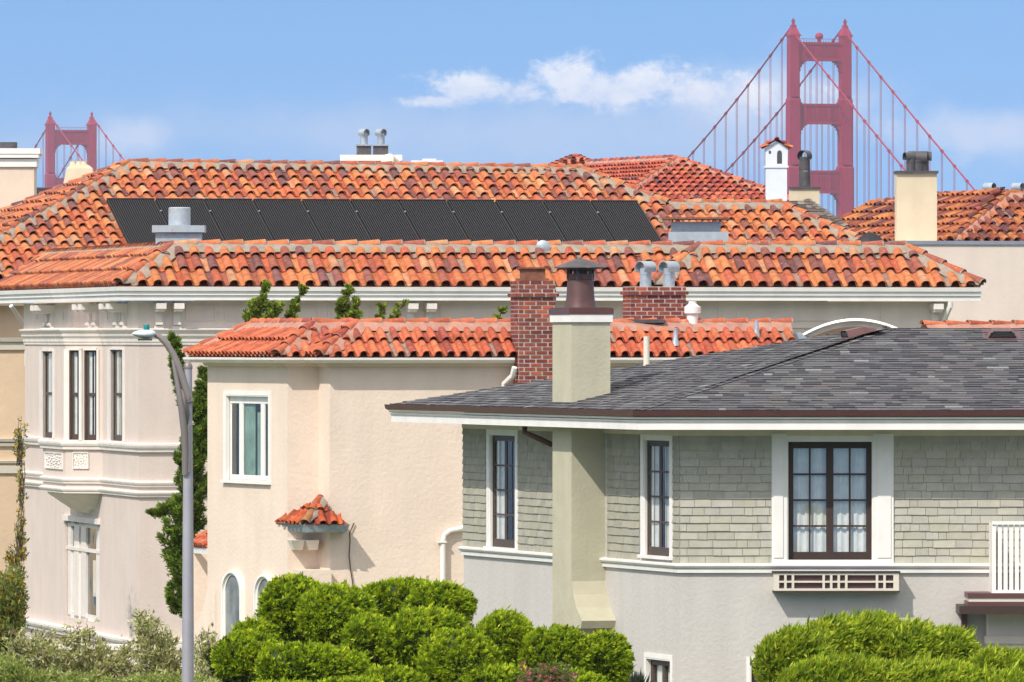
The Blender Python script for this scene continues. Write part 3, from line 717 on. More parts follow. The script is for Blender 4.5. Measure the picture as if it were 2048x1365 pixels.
# flower box with fretwork
a0, a1, b0, b1 = PF.rect(1547, 1798, 1146, 1182, .3)
m = MB(); dp = .30
PF.box(m, a0, a1, b1-.035, b1, dp-.03, dp); PF.box(m, a0, a1, b0, b0+.035, dp-.03, dp); PF.box(m, a0, a1, (b0+b1)/2-.014, (b0+b1)/2+.014, dp-.03, dp)
n = [0, .045, .10, .155, .47, .53, .585, .64, .955, 1.0]
vv = [0, .03, .115, .15, .205, .24, .53-.06, .51, .55, .59, .62, .86, .90, .94, .97, 1.0]
segs = [(0, .06), (.105, .125), (.17, .19), (.235, .255)]
Lb = a1-a0; cellx = []
for k0 in (0.0, .3467, .6933):
    pass
posts = [(0, .045), (.085, .105), (.145, .165), (.39, .41), (.45, .47), (.51, .53), (.57, .59), (.815, .835), (.875, .895), (.955, 1)]
for p0_, p1_ in posts: PF.box(m, a0+Lb*p0_, a0+Lb*p1_, b0+.035, b1-.035, dp-.03, dp-.001)
for uu in (a0, a1-.03): PF.box(m, uu, uu+.03, b0, b1-.001, 0, dp-.03)
fb = m.build('flower_box', M['cream'], gh)
m = MB(); PF.box(m, a0+.03, a1-.03, b0+.02, b1-.02, .02, dp-.05); m.build('trough', M['brown'], fb)
m = MB(); PF.box(m, a0-.02, a1+.02, b1, b1+.022, -.01, dp+.02); PF.box(m, a0-.01, a1+.01, b0-.025, b0, -.01, dp+.01); m.build('rim', M['darkbrown'], fb)
# brown downspout under soffit on the side
m = MB(); uq = PS.u(1064, .3); D_ = PS.p(uq, 0, .3).y; zz = lambda y: CZ-(y-CY0)/F*D_
m.tube([PS.p(uq, zf0+.02, .42), PS.p(uq, zz(866), .42), PS.p(uq+.3, zz(876), .3), PS.p(PS.u(1103, .1)-.1, zz(890), .06)], .045, 8); m.build('downspout', M['brown'], gh, True)
# balcony screen and porch roof at the right
a0, a1, b0, b1 = PF.rect(1984, 2120, 1043, 1190, .9)
sc_o = MB(); o1 = .9
PF.box(sc_o, a0, a1, b1-.05, b1, o1-.06, o1+.02); PF.box(sc_o, a0, a0+.06, b0-.0, b1-.05, o1-.05, o1); PF.box(sc_o, a0+.06, a1, b0+.02, b0+.07, o1-.05, o1)
PF.box(sc_o, a0, a0+.04, b0, b1-.05, 0, o1-.05)
for k in range(14):
    uu = a0+.09+k*.085; PF.box(sc_o, uu, uu+.06, b0+.07, b1-.05, o1-.045, o1-.012)
sc_ = sc_o.build('balcony_railing', M['white'], gh)
pb = offpath([C, G2], 0)
ux0 = PF.u(1922, 1.0); zz = lambda y: PF.z(y, 4.5, 1.0)
def lay(m, y0, y1, o, du):
    PF.box(m, ux0+du, PF.L, zz(y1), zz(y0), 0, o)
m = MB(); lay(m, 1187, 1196, 1.0, .1); lay(m, 1204, 1212, 1.02, .1); m.build('porch_roof', M['brown'], gh); 
m = MB(); lay(m, 1196, 1204, .98, .12); m.build('porch_fascia', M['cream'], gh)
m = MB(); lay(m, 1212, 1228, 1.15, -.03); pgut = m.build('porch_gutter', M['darkbrown'], gh)
m = MB(); PF.box(m, ux0+.05, ux0+.14, 0, zz(1228), .02, .1); m.build('porch_downspout', M['brown'], gh)
m = MB(); PF.box(m, PF.u(1975, .5), PF.L, 0, zz(1229), 0, .5); PF.box(m, PF.u(1972, .55), PF.L, zz(1290), zz(1275), 0, .56); m.build('porch_bay', M['frieze'], gh)

# ------------------------------------------------------------------ helpers for barrel roofs with a stepped corner
def dirs(deg):
    a = R(deg); return Vector((math.cos(a), math.sin(a))), Vector((-math.sin(a), math.cos(a)))
def v3(p, z): return Vector((p[0], p[1], z))

# ------------------------------------------------------------------ TAN HOUSE
dT, tT = dirs(12); tT2 = Vector((-math.sin(R(20)), math.cos(R(20))))
T1 = Vector(((575-CX0)/F*158, 158.0)); 
k_ = VP(T1+tT2*12, T1); T0 = k_.A+k_.d*k_.u(415)
kf = VP(T1, T1+dT*5); T2 = T1+dT*kf.u(637)
T3 = T2-tT2*.62; kf = VP(T3, T3+dT*5); T4 = T3+dT*kf.u(1750)
th = thing('cream_house', ((T3.x+T4.x)/2-3, 162, 0), 'warm cream stucco house with red clay tile eaves behind the grey one', 'house')
tp = [T0, T1, T2, T3, T4]
P1, P2, P3, P4 = [VP(tp[i], tp[i+1]) for i in range(4)]
zTe = P4.z(717, 2, .45)
m = MB(); wz = zTe-.02
w1 = P1.rect(452, 538, 786, 958); w1 = (w1[0], w1[1], P1.z(960, w1[0]), P1.z(790, w1[0]))
wall(m, P1, 0, P1.L, 0, wz, [w1], .12)
# softly rounded inner and outer corners: fine path
wall(m, P2, 0, P2.L, 0, wz); wall(m, P3, 0, P3.L, 0, wz)
wl = P4.rect(748, 835, 1166, 1400); wall(m, P4, 0, P4.L, 0, wz, [wl], .12)
PX = VP(T4, T4+tT*14); wall(m, PX, 0, 14, 0, wz); TB = T0+Vector((.6, 6)); PY = VP(T4+tT*14, TB); wall(m, PY, 0, PY.L, 0, wz); PZ = VP(TB, T0); wall(m, PZ, 0, PZ.L, 0, wz)
# flared foot at the far left corner
rows = []
for zz_, f in ((0, .75), (P1.z(1300, 0), .62), (P1.z(1255, 0), .5), (P1.z(1235, 0), .3), (P1.z(1210, 0), .14), (P1.z(1180, 0), .0)):
    rows.append([P1.p(-f*1.5, zz_, -.2), P1.p(-f*1.5, zz_, .005), P1.p(.5, zz_, .005)])
m.grid(rows)
m.build('wall', M['tan'], th)
# cornice + gutter
We = .30; 
m = MB(); sweep(m, [T0, T1, T2, T3, T4], [(0, wz-.13), (.06, wz-.13), (.1, wz-.07), (.18, wz-.05), (We-.1, wz-.05), (We-.1, wz), (0, wz)]); m.build('cornice', M['tan'], th)
gpa = T0+tT2*.35
m = MB(); sweep(m, [gpa, T1, T2, T3, P4.p(P4.u(1032, .45), 0)], [(We-.12, wz-.04), (We-.02, wz-.065), (We+.05, wz-.01), (We+.055, wz+.03), (We+.035, wz+.03), (We, wz), (We-.12, wz)])
sweep(m, [P4.p(P4.u(1118, .45), 0), P4.p(P4.L, 0)], [(We-.12, wz-.04), (We-.02, wz-.065), (We+.05, wz-.01), (We+.055, wz+.03), (We+.035, wz+.03), (We, wz), (We-.12, wz)])
m.build('gutter', M['white'], th)
ec = offpath([gpa, T1, T2, T3, T4], We-.02); ez = wz+.05
EP = [v3(p, ez) for p in ec]; pt_ = .55; run = .98
RT1 = RP(EP[0], (EP[1]-EP[0])[:2], Vector((math.cos(R(20)), math.sin(R(20)))), pt_)
RT2 = RP(EP[1], dT, tT, pt_); RT3 = RP(EP[2], (EP[3]-EP[2])[:2], Vector((math.cos(R(20)), math.sin(R(20)))), pt_); RT4 = RP(EP[3], dT, tT, pt_)
bA = (dT+tT2)/(1+dT.dot(tT2)*0)  # inward mitre
def mit(n1, n2, r): 
    n1 = Vector(n1); n2 = Vector(n2); return (n1+n2)/(1+n1.dot(n2))*r
gs = RT1.g2.to_2d(); gf = RT2.g2.to_2d(); hz = pt_*run
q1 = v3(EP[1].to_2d()+mit(gs, gf, run), ez+hz); q2 = v3(EP[2].to_2d()+mit(gs, gf, run), ez+hz); q3 = v3(EP[3].to_2d()+mit(gs, gf, run), ez+hz)
q0 = v3(EP[0].to_2d()-Vector((0, 0))+gs*run+(EP[1]-EP[0]).normalized().to_2d()*run, ez+hz)
q4 = v3(EP[4].to_2d()+gf*run, ez+hz)
m = MB(); mm = MB(); pp = dict(pitch=.225, course=.52)
tiles(m, RT1, [EP[0], EP[1], q1, q0], RED, **pp); tiles(m, RT2, [EP[1], EP[2], q2, q1], RED, **pp); tiles(m, RT3, [EP[2], EP[3], q3, q2], RED, **pp)
ue = RT4.ray(1600, 700); ge = v3(EP[3].to_2d()+dT*RT4.uv(ue)[0], ez); gt = v3(ge.to_2d()+gf*run, ez+hz)
tiles(m, RT4, [EP[3], ge, gt, q3], RED, **pp)
# back slope cover
m.face([q0, q1, q2, q3, gt, gt+v3(gf*3, -1.6), q0+v3(gf*3, -1.6)], lin(150, 80, 60))
for a, b in ((EP[1], q1), (EP[3], q3), (EP[0], q0)): caps(m, mm, a+(b-a)*.0+Vector((0, 0, .05)), b+Vector((0, 0, .06)), RED, r=.105, ln=.36, drop=.1, hw=.2)
for a, b in ((q0, q1), (q1, q2), (q2, q3)): caps(m, mm, a+Vector((0, 0, .05)), b+Vector((0, 0, .05)), RED, r=.1, ln=.4, drop=.12, hw=.2)
caps(m, mm, gt+Vector((0, 0, .05)), q3+Vector((0, 0, .05)), RED, r=.1, ln=.42, drop=.12, hw=.2)
# second tiled ridge further right, peeping over the grey ridge
ra, rb2 = at(1848, 652, 160.5), at(2120, 651, 161.5)
caps(m, mm, ra, rb2, RED, r=.1, ln=.42, drop=.1, hw=.2)
rr = m.build('roof', M['tile'], th, 'auto', recalc=False); mm.build('ridge_mortar', M['mortar_pink'], rr, True)
m = MB(); m.hexa([ra+Vector((0, -.3, -8)), rb2+Vector((0, -.3, -8)), rb2+Vector((0, 4, -8)), ra+Vector((0, 4, -8))], [ra+Vector((0, -.2, -.1)), rb2+Vector((0, -.2, -.1)), rb2+Vector((0, 4, -.1)), ra+Vector((0, 4, -.1))]); m.build('rear_wing', M['tan'], th)
# curved pediment
m = MB(); pc = at(1700, 700, 161.5); n = 28; rows = []
def arc(px): 
    t = (px-1712)/100.0; return 637+27*abs(t)**2.0
for i in range(n+1):
    px = 1575+(1850-1575)*i/n; y = arc(px)
    rows.append([at(px, y, 161.2), at(px, y+5, 161.0), at(px, y+5.5, 161.25), at(px, y+16, 161.2), at(px, y+17, 161.6), at(px, y+0, 163.5)])
m.grid(rows, closed=True); m.face(rows[0]); m.face(rows[-1]); pe = m.build('pediment', M['white'], th, 'auto')
m = MB(); m.face([at(1575+(1850-1575)*i/n, arc(1575+(1850-1575)*i/n)+14, 161.7) for i in range(n+1)]+[at(1850, 760, 161.7), at(1575, 760, 161.7)]); m.build('pediment_wall', M['tan'], pe)
# metal flashing left of the pediment
m = MB(); m.hexa([at(1575, 700, 160), at(1640, 700, 160), at(1640, 700, 161), at(1575, 700, 161)], [at(1575, 672, 160), at(1600, 664, 160), at(1600, 664, 161), at(1575, 672, 161)]); m.build('flashing', M['galv'], th)
# three-part window with green curtain
m = MB(); uo = lambda x: P1.u(x)
win = window(th, P1, w1[0], w1[1], w1[2], w1[3], .09, 'white', 1, 1, 1, .06, .02, curtain=[(.26, .56, 0, 1, 'greencurtain'), (.60, .74, 0, .8, 'greencurtain'), (.88, 1, 0, 1, 'greencurtain')], stile=.03, thick=.015)
m = MB()
for a, b in ((P1.u(471), P1.u(479)), (P1.u(514), P1.u(522))): P1.box(m, a, b, w1[2]+.05, w1[3]-.05, -.088, -.07)
P1.box(m, w1[0]+.05, w1[1]-.05, w1[3]-.15, w1[3]-.02, -.086, -.068); P1.box(m, w1[0]+.05, w1[1]-.05, w1[2]+.02, w1[2]+.10, -.086, -.068)
m.build('mullion', M['white'], win)
casing(win, P1, *w1, .12, .02, 'white', head=.07, deep=.06)
win = window(th, P4, *wl, .1, 'white', 2, 1, 1, .06, .03, curtain=None, stile=.05)
# arched windows
M['arch_glass'] = mat_plain('dim_glass', (.20, .215, .21, 1), .35, .5, 2.2, spec=.3)
for (x0, x1, yt) in ((451, 490, 1142), (516, 553, 1149)):
    a, b = P1.u(x0), P1.u(x1); uc = (a+b)/2; hw_ = (b-a)/2; zt_ = P1.z(yt, uc); rise = .34; zb = P1.z(1290, uc)
    def outl(kx, dz, o): 
        pts = [P1.p(uc-hw_*kx, zb, o)]
        for i in range(17):
            t = math.pi*i/16; pts.append(P1.p(uc-hw_*kx*math.cos(t), zt_-dz-rise+rise*math.sin(t), o))
        pts.append(P1.p(uc+hw_*kx, zb, o)); return pts
    m = MB(); m.grid([outl(1, 0, 0), outl(1, 0, .09), outl(.9, .04, .09), outl(.9, .04, .05), outl(.8, .08, .05), outl(.8, .08, .012)])
    aw = m.build('arched_window', M['white'], th, 'auto')
    m = MB(); m.face(outl(.82, .08, .014)); m.build('curtain', mat_plain('arch_blind', (.62, .62, .58, 1), .7), aw)
    m = MB(); m.face(outl(.81, .08, .03)); m.build('pane', M['arch_glass'], aw)
# tiled hood over the niche
hz0 = P2.z(1048, .3, .45); hc = P2
Oh = offpath([T1, T2], .0)
cnr = P2.p(P2.u(612, 1.1), hz0, 1.1); _k = VP((cnr+v3(tT2*6, 0))[:2], cnr[:2]); lft = _k.p(_k.u(549), hz0); _k = VP(cnr[:2], (cnr+v3(dT, 0))[:2]); rgt = _k.p(_k.u(700), hz0)
apx = P2.p(P2.u(640, .62), 0, .6); apx = Vector((apx.x, apx.y, CZ-(1001-CY0)/F*apx.y))
def facefrom(m, a, b, c, pal, **k):
    e_ = (b-a); g_ = (c-a); g2_ = Vector((g_.x, g_.y)); rp = None
    en = Vector((e_.x, e_.y)).normalized(); per = g2_-en*g2_.dot(en); pit = (c.z-a.z)/per.length
    rp = RP(a, en, per, pit); tiles(m, rp, [a, b, c], pal, **k); return rp
m = MB(); mm = MB()
HOOD = [(lin(190, 92, 62), 4), (lin(160, 78, 62), 3), (lin(206, 104, 66), 3), (lin(176, 120, 80), 1)]; HOOD = [((c[0]*.72, c[1]*.74, c[2]*.7, 1), w_) for c, w_ in HOOD]
facefrom(m, lft, cnr, apx, HOOD, pitch=.22, course=.36); facefrom(m, cnr, rgt, apx, HOOD, pitch=.2, course=.36)
m.face([cnr, rgt, rgt+v3(tT*.6, 0), apx], lin(150, 80, 60))
caps(m, mm, cnr+Vector((0, 0, .04)), apx+Vector((0, 0, .04)), HOOD, r=.085, ln=.3, drop=.06, hw=.13)
hd = m.build('hood', M['tile'], th, 'auto', recalc=False); mm.build('hip_mortar', M['mortar'], hd, True)
m = MB(); zh = hz0-.14
m.hexa([lft+v3(tT2*-.05, -.14)+v3(dT*.06, 0), cnr+Vector((.03, .05, -.14)), rgt+Vector((-.06, .05, -.14)), rgt+v3(tT*.5, -.14), T1_ := lft+v3(dT*.5, -.14)], [lft+v3(dT*.02, 0), cnr+Vector((0, .01, 0)), rgt, rgt+v3(tT*.5, 0), lft+v3(dT*.5, 0)])
m.build('hood_fascia', M['galv'], hd)
for x0, x1 in ((577, 600), (607, 630)):
    m = MB(); a, b = P2.u(x0), P2.u(x1); za = P2.z(1080, a); zb_ = P2.z(1100, a)
    m.hexa([P2.p(a+.05, zb_, .25), P2.p(b, zb_, .25), P2.p(b, zb_, 0), P2.p(a+.05, zb_, 0)], [P2.p(a-.03, za, .42), P2.p(b, za, .42), P2.p(b, za, 0), P2.p(a-.03, za, 0)]); m.build('corbel', M['white'], th)
m = MB(); a, b = P2.u(601, .85), P2.u(663, .85); P2.box(m, a, b, 0, P2.z(1141, a, .85), -.2, .85); m.build('stucco_chase', M['tan'], th)
# white elbow downspout
m = MB(); uq = P4.u(886, .08); zq = lambda y: P4.z(y, uq, .08)
pts = [P4.p(P4.u(960, .08), zq(1046), .08), P4.p(P4.u(925, .08), zq(1057), .08), P4.p(P4.u(900, .08), zq(1062), .08), P4.p(P4.u(889, .08), zq(1070), .08), P4.p(uq, zq(1084), .08), P4.p(uq, .1, .08)]
m.tube(pts, .048, 10); P4.box(m, uq-.09, uq+.06, zq(1086), zq(1083), .02, .14); m.build('downspout', M['white'], th, 'auto')
# short gutter outlet left of the brick chimney
m = MB(); uq = P4.u(1024, .3); zq = lambda y: P4.z(y, uq, .3); m.tube([P4.p(uq+.02, zq(735), .42), P4.p(uq, zq(752), .35), P4.p(uq-.1, zq(768), .1), P4.p(uq-.1, zq(800), .08)], .05, 8); m.build('gutter_outlet', M['white'], th, 'auto')
# cable crack / dead vine stem on the wall
m = MB(); pts = [P4.p(P4.u(x, .02), P4.z(y, 1, .02), .03) for x, y in ((708, 1046), (703, 1058), (699, 1066), (700, 1080), (698, 1110), (701, 1140), (705, 1165), (704, 1200))]; m.tube(pts, .011, 5); m.build('cable', M['brownwood'], th)
# small tiled porch at the far left
m = MB(); mm = MB(); pa, pb_, pcx = at(383, 1093, 168), at(440, 1096, 165), at(425, 1062, 168.6)
facefrom(m, pa, pb_, pcx, RED, pitch=.23, course=.38); pr = m.build('porch_roof', M['tile'], th, 'auto', recalc=False)
m = MB(); m.hexa([pa+Vector((0, .05, -.13)), pb_+Vector((0, .05, -.13)), pb_+Vector((0, 1, -.13)), pa+Vector((0, 1, -.13))], [pa+Vector((0, .02, -.02)), pb_+Vector((0, .02, -.02)), pb_+Vector((0, 1, -.02)), pa+Vector((0, 1, -.02))]); m.build('porch_fascia', M['white'], pr)
m = MB(); q = at(405, 1180, 168.8); m.box(q.x-.25, q.x+1.5, q.y, q.y+1.5, 0, pa.z-.1); m.build('porch_wall', M['tan'], th)

def brick_chimney(name, parent, P, u0, u1, z0, z1, o0, o1, corb=()):
    core = MB(); P.box(core, u0+.006, u1-.006, z0, z1-.005, o0+.006, o1-.006); 
    bh = .073; r = 0; z = z0; m = MB(); BR = [(lin(140, 76, 62), 5), (lin(124, 66, 56), 4), (lin(112, 58, 54), 2.4), (lin(172, 88, 64), 1.2)]
    while z < z1-.02:
        ex = 0
        for c0, c1, e_ in corb:
            if c0 <= z < c1: ex = e_
        a, b, oo, pp_ = u0-ex, u1+ex, o0-ex, o1+ex
        if ex: P.box(core, a+.012, b-.012, z, z+bh, oo+.012, pp_-.012)
        for face in range(4):
            Lf = (b-a) if face % 2 == 0 else (pp_-oo); s0 = -(.11 if (r+face) % 2 else 0)
            x = s0
            while x < Lf:
                x0 = max(x, 0); x1_ = min(x+.205, Lf)
                if x1_-x0 > .03:
                    c = pick(BR, .15); g = .0095; dj = random.uniform(0, .005)
                    if face == 0: P.box(m, a+x0+g, a+x1_-g, z+g, z+bh-g, pp_-.05, pp_+dj, c)
                    elif face == 2: P.box(m, a+x0+g, a+x1_-g, z+g, z+bh-g, oo-dj, oo+.05, c)
                    elif face == 1: P.box(m, b-.05, b+dj, z+g, z+bh-g, oo+x0+g, oo+x1_-g, c)
                    else: P.box(m, a-dj, a+.05, z+g, z+bh-g, oo+x0+g, oo+x1_-g, c)
                x += .215
        z += bh; r += 1
    o = m.build(name, M['brick'], parent); core.build('chimney_mortar', M['bmortar'], o); return o
u0, u1 = P4.u(1037, .42), P4.u(1112, .42); zq = lambda y: P4.z(y, (u0+u1)/2, .42)
bc = brick_chimney('brick_chimney', th, P4, u0, u1, zq(900), zq(562), -.25, .42, ((zq(600), zq(588), .045),))
m = MB(); P4.box(m, u0+.02, u1-.02, 0, zq(900), -.25, .42); m.build('chimney_foot', M['tan'], th)
m = MB(); P4.box(m, P4.u(1045, .42), P4.u(1100, .42), zq(562), zq(557), -.15, .32); P4.box(m, P4.u(1052, .42), P4.u(1094, .42), zq(557), zq(538), -.1, .28); P4.box(m, P4.u(1046, .42), P4.u(1100, .42), zq(538), zq(535), -.14, .32); m.build('spark_arrestor', M['rust'], bc)
PK = VP(P4.p(0, 0, -1.9)[:2], P4.p(P4.L, 0, -1.9)[:2]); u0, u1 = PK.u(1260), PK.u(1372); zq = lambda y: PK.z(y, (u0+u1)/2)
bc2 = brick_chimney('brick_chimney', th, PK, u0, u1, zq(720), zq(573), -.6, 0, ((zq(598), zq(588), .04),))
def cowl(parent, c, z0, z1, r, mat, name='vent_pipe', ang=-.6, big=1.25, lenf=1.5):
    """pipe with a half-open hooped cowl on top"""
    m = MB(); m.tube([(c[0], c[1], z0), (c[0], c[1], z1-r*1.1)], [r, r*.97], 16, caps=False)
    a = Vector((math.sin(ang), -math.cos(ang), 0)); b = Vector((0, 0, 1)); s = a.cross(b); R_ = r*big; cc_ = Vector((c[0], c[1], z1-R_*.9)); rows = []
    for t in (-.5, .5):
        rows.append([cc_+a*(t*r*2*lenf)+(s*math.cos(x)+b*math.sin(x))*R_ for x in [(-35+250*i/14)*math.pi/180 for i in range(15)]])
    rows2 = [[cc_+(p-cc_-a*((p-cc_).dot(a)))*.9+a*((p-cc_).dot(a)) for p in rw] for rw in rows]
    m.grid(rows); m.grid(rows2); m.grid([rows[0], rows2[0]]); m.grid([rows[1], rows2[1]])
    m.tube([(c[0], c[1], z0+(z1-z0)*.5), (c[0], c[1], z0+(z1-z0)*.5+.02)], r*1.06, 16)
    o = m.build(name, M[mat], parent, 'auto'); 
    d = MB(); d.tube([cc_-b*r*.3, cc_-b*r*.28], r*.93, 12); d.build('pipe_bore', M['dark'], parent if name != 'vent_pipe' or parent.parent is None else parent)
    return o
for x in (1291, 1338):
    q = at(x, 573, PK.p((u0+u1)/2, 0, -.3).y); cowl(bc2, q, q.z-.02, CZ-(524-CY0)/F*q.y, .105, 'galv', ang=-.75, big=1.2)
# white plastic vent, lead pipe jacks, cream standpipe
q = at(1385, 650, 159.6); m = MB(); m.lathe(q, [(.10, q.z-.3), (.10, CZ-(628-CY0)/F*q.y), (.145, CZ-(627-CY0)/F*q.y), (.145, CZ-(614-CY0)/F*q.y), (.12, CZ-(613-CY0)/F*q.y), (.07, CZ-(608-CY0)/F*q.y), (.07, CZ-(603-CY0)/F*q.y), (.06, CZ-(603-CY0)/F*q.y)], 18); m.build('vent_pipe', M['white'], th, 'auto')
for x, y in ((1351, 690), (1513, 675)):
    q = RT4.ray(x, y); m = MB(); m.lathe(q, [(.09, q.z-.02), (.045, q.z+.12), (.035, q.z+.3), (.03, q.z+.3)], 10); m.build('pipe_jack', M['galv'], th, 'auto')
m = MB(); m.box(*sorted((at(1225, 640, 159.4).x, at(1330, 640, 159.4).x)), 159.3, 159.7, CZ-(646-CY0)/F*159.4, CZ-(639-CY0)/F*159.4); m.build('flashing_strip', M['blackmetal'], th)

# cream standpipe on the grey roof
q = RS.ray(1293, 731); m = MB(); m.lathe(q, [(.075, q.z-.1), (.05, q.z+.02), (.048, CZ-(673-CY0)/F*q.y), (.04, CZ-(673-CY0)/F*q.y)], 14); m.build('standpipe', M['cream'], gh, 'auto')

# ------------------------------------------------------------------ MAIN HOUSE
dM, tM = dirs(12)
M1 = Vector(((278-CX0)/F*185, 185.0)); k_ = VP(M1+tM*40, M1); M0 = k_.A+k_.d*k_.u(50)
kf = VP(M1, M1+dM*5); Ms = M1+dM*kf.u(1325); Ms2 = Ms-tM*.55; kf = VP(Ms2, Ms2+dM); M2 = Ms2+dM*kf.u(1895)
mh = thing('tiled_villa', (M1.x+8, 192, 0), 'large greige stucco villa with mottled orange barrel tile roofs and white cornice', 'house')
mp_ = [M0, M1, Ms, Ms2, M2]; Q1 = VP(M0, M1); Q2 = VP(M1, Ms); Q4 = VP(Ms2, M2)
zM = lambda y: CZ-(y-CY0)/F*184.9
ztop = zM(603)
# oriel bay on the side wall
p_ = .72; n0 = Q1.u(205); N1u = Q1.u(131, p_); N2u = Q1.u(86, p_); o0_ = Q1.u(72)
bay = [Q1.p(N2u-.7, 0)[:2], Q1.p(N2u, 0, p_)[:2], Q1.p(N1u, 0, p_)[:2], Q1.p(n0, 0)[:2]]
bay = [Vector(b) for b in bay]; BO = VP(bay[1], bay[2]); BN = VP(bay[2], bay[3])
zb0 = zM(990); zb1 = zM(660)
wv = []
def wr(P, x0, x1, y0, y1):
    a, b = P.u(x0), P.u(x1); D = P.p((a+b)/2, 0).y; return (a, b, CZ-(y1-CY0)/F*D, CZ-(y0-CY0)/F*D)
wA = wr(Q1, 222, 247, 700, 882); wB = wr(BN, 139, 164, 701, 880); wB2 = wr(BN, 169, 194, 701, 881); wC = wr(BO, 86, 107, 703, 876)
wD = wr(Q1, 130, 199, 1045, 1240)
m = MB()
wall(m, Q1, 0, Q1.L, 0, ztop, [wA, (N1u-.3, n0-.05, zb0+.3, zb1-.2), wD], .18)
wall(m, Q2, 0, Q2.L, 0, ztop); wall(m, VP(Ms, Ms2), 0, .55, 0, ztop); wall(m, Q4, 0, Q4.L, 0, ztop)
QX = VP(M2, M2+tM*12); wall(m, QX, 0, 12, 0, ztop); QY = VP(M2+tM*12, M0); wall(m, QY, 0, QY.L, 0, ztop)
m.build('wall', M['main'], mh)
m = MB(); wall(m, BO, 0, BO.L, zb0, zb1, [wC], .16); wall(m, BN, 0, BN.L, zb0, zb1, [wB, wB2], .16); wall(m, VP(bay[0], bay[1]), 0, .9, zb0, zb1)
for z in (zb0, zb1): m.face([v3(b, z) for b in bay])
bo = m.build('bay', M['main'], mh)
# corbel below the bay
m = MB(); rows = []
for z, f in ((zb0, 1.0), (zM(1000), .92), (zM(1006), .8), (zM(1016), .62), (zM(1030), .35), (zM(1040), .05)):
    cu_ = (N1u+N2u)/2; rows.append([Q1.p(cu_+(Q1.u(205)-cu_)*(.35+.5*f), z, 0), Q1.p(cu_+(N1u-cu_)*(.3+.5*f), z, p_*f), Q1.p(cu_+(N2u-cu_)*(.3+.5*f), z, p_*f), Q1.p(cu_+(N2u-.7-cu_)*(.3+.5*f), z, 0)])
m.grid(rows); m.build('corbel', M['mtrim'], bo)
wins = [(Q1, wA, mh), (BN, wB, mh), (BN, wB2, mh), (BO, wC, mh), ]
for P_, w_, par in wins:
    ww = window(par, P_, *w_, .07, 'brownwood', 1, 1, 1, .04, .02, curtain=[(.15, .48, 0, 1, 'curtain'), (.62, .9, 0, 1, 'curtain')], sash=True, thick=.018)
    wd_ = .12 if P_ is BN else (.35 if P_ is Q1 else .3)
    m = MB(); P_.box(m, w_[0]-wd_, w_[0], w_[2]-.05, w_[3]+.02, -.07, .03); P_.box(m, w_[1], w_[1]+wd_*.4, w_[2]-.05, w_[3]+.02, -.07, .03); P_.box(m, w_[0], w_[1], w_[3], w_[3]+.05, -.14, .03); P_.box(m, w_[0]-wd_, w_[1]+wd_*.4, w_[2]-.1, w_[2], -.14, .07)
    m.build('casing', M['mtrim'], ww)
# tall lower window (cross mullioned, behind the bay)
ww = window(mh, Q1, *wD, .10, 'mtrim', 1, 1, 1, .06, .02, curtain=[(.66, .80, .25, .62, 'curtain')])
m = MB(); a, b, c, d = wD
for f0, f1 in ((0, .1), (.2, .34), (.40, .54), (.84, 1)):
    Q1.box(m, a+(b-a)*f0, a+(b-a)*f1, c, d, -.10, -.05)
Q1.box(m, a, b, c+(d-c)*.70, c+(d-c)*.735, -.095, -.03); Q1.box(m, a-.1, b+.1, d, d+.12, -.1, .06); Q1.box(m, a+(b-a)*.1, a+(b-a)*.4, c, c+(d-c)*.7, -.10, -.08)
m.build('mullion', M['mtrim'], ww)
# string courses following the wall and the bay
sp = [M0, bay[0], bay[1], bay[2], bay[3], M1, Ms]
def course(y0, y1, o, mat='mtrim', k=.0, path=sp):
    m = MB(); a, b = zM(y1), zM(y0); hh = b-a
    sweep(m, path, [(0, a), (o*.55, a+.0), (o*.6, a+hh*.35), (o*.85, a+hh*.45), (o, a+hh*.7), (o, b-.01), (0, b+.015)]); return m.build('string_course', M[mat], mh)
course(888, 905, .11); course(964, 975, .08); course(984, 995, .09); 
course(657, 668, .14); course(668.5, 678, .09); course(678.5, 690, .05)
course(1282, 1300, .14, path=[M0, M1, Ms])
# carved relief panels under the bay windows
for P_, x0, x1 in ((BO, 92, 126), (BN, 146, 178)):
    a, b, c, d = wr(P_, x0, x1, 905, 938); m = MB()
    P_.box(m, a, b, c, d, 0, .012); 
    for (aa, bb, cc_, dd) in ((a, b, d-.02, d), (a, b, c, c+.02), (a, a+.02, c+.02, d-.02), (b-.02, b, c+.02, d-.02)): P_.box(m, aa, bb, cc_, dd, .012, .035)
    fx = (b-a)/.36; cx0, cz0 = (a+b)/2, (c+d)/2; H_ = (d-c)/2-.03
    for k in range(25):      # carved rosette and scattered leaves
        if k == 0: rr, t, sz = 0, 0, .035
        elif k < 9: rr, t, sz = H_*.48, k*math.pi/4, .020
        else: rr, t, sz = H_*(.85+.25*(k % 2)), k*math.pi/8+.2, .018
        cx = cx0+rr*math.cos(t)*fx*.95; cz = cz0+rr*math.sin(t)*.92; q = P_.p(cx, cz, .012); dx = v3(P_.d, 0)*sz*fx; dz = Vector((0, 0, sz)); nn_ = v3(P_.n, 0)*.026
        m.hexa([q+dx*math.cos(w2*math.pi/3)+dz*math.sin(w2*math.pi/3) for w2 in range(6)], [q+nn_+dx*.45*math.cos(w2*math.pi/3)+dz*.45*math.sin(w2*math.pi/3) for w2 in range(6)])
    m.build('relief_panel', M['mtrim'], mh)
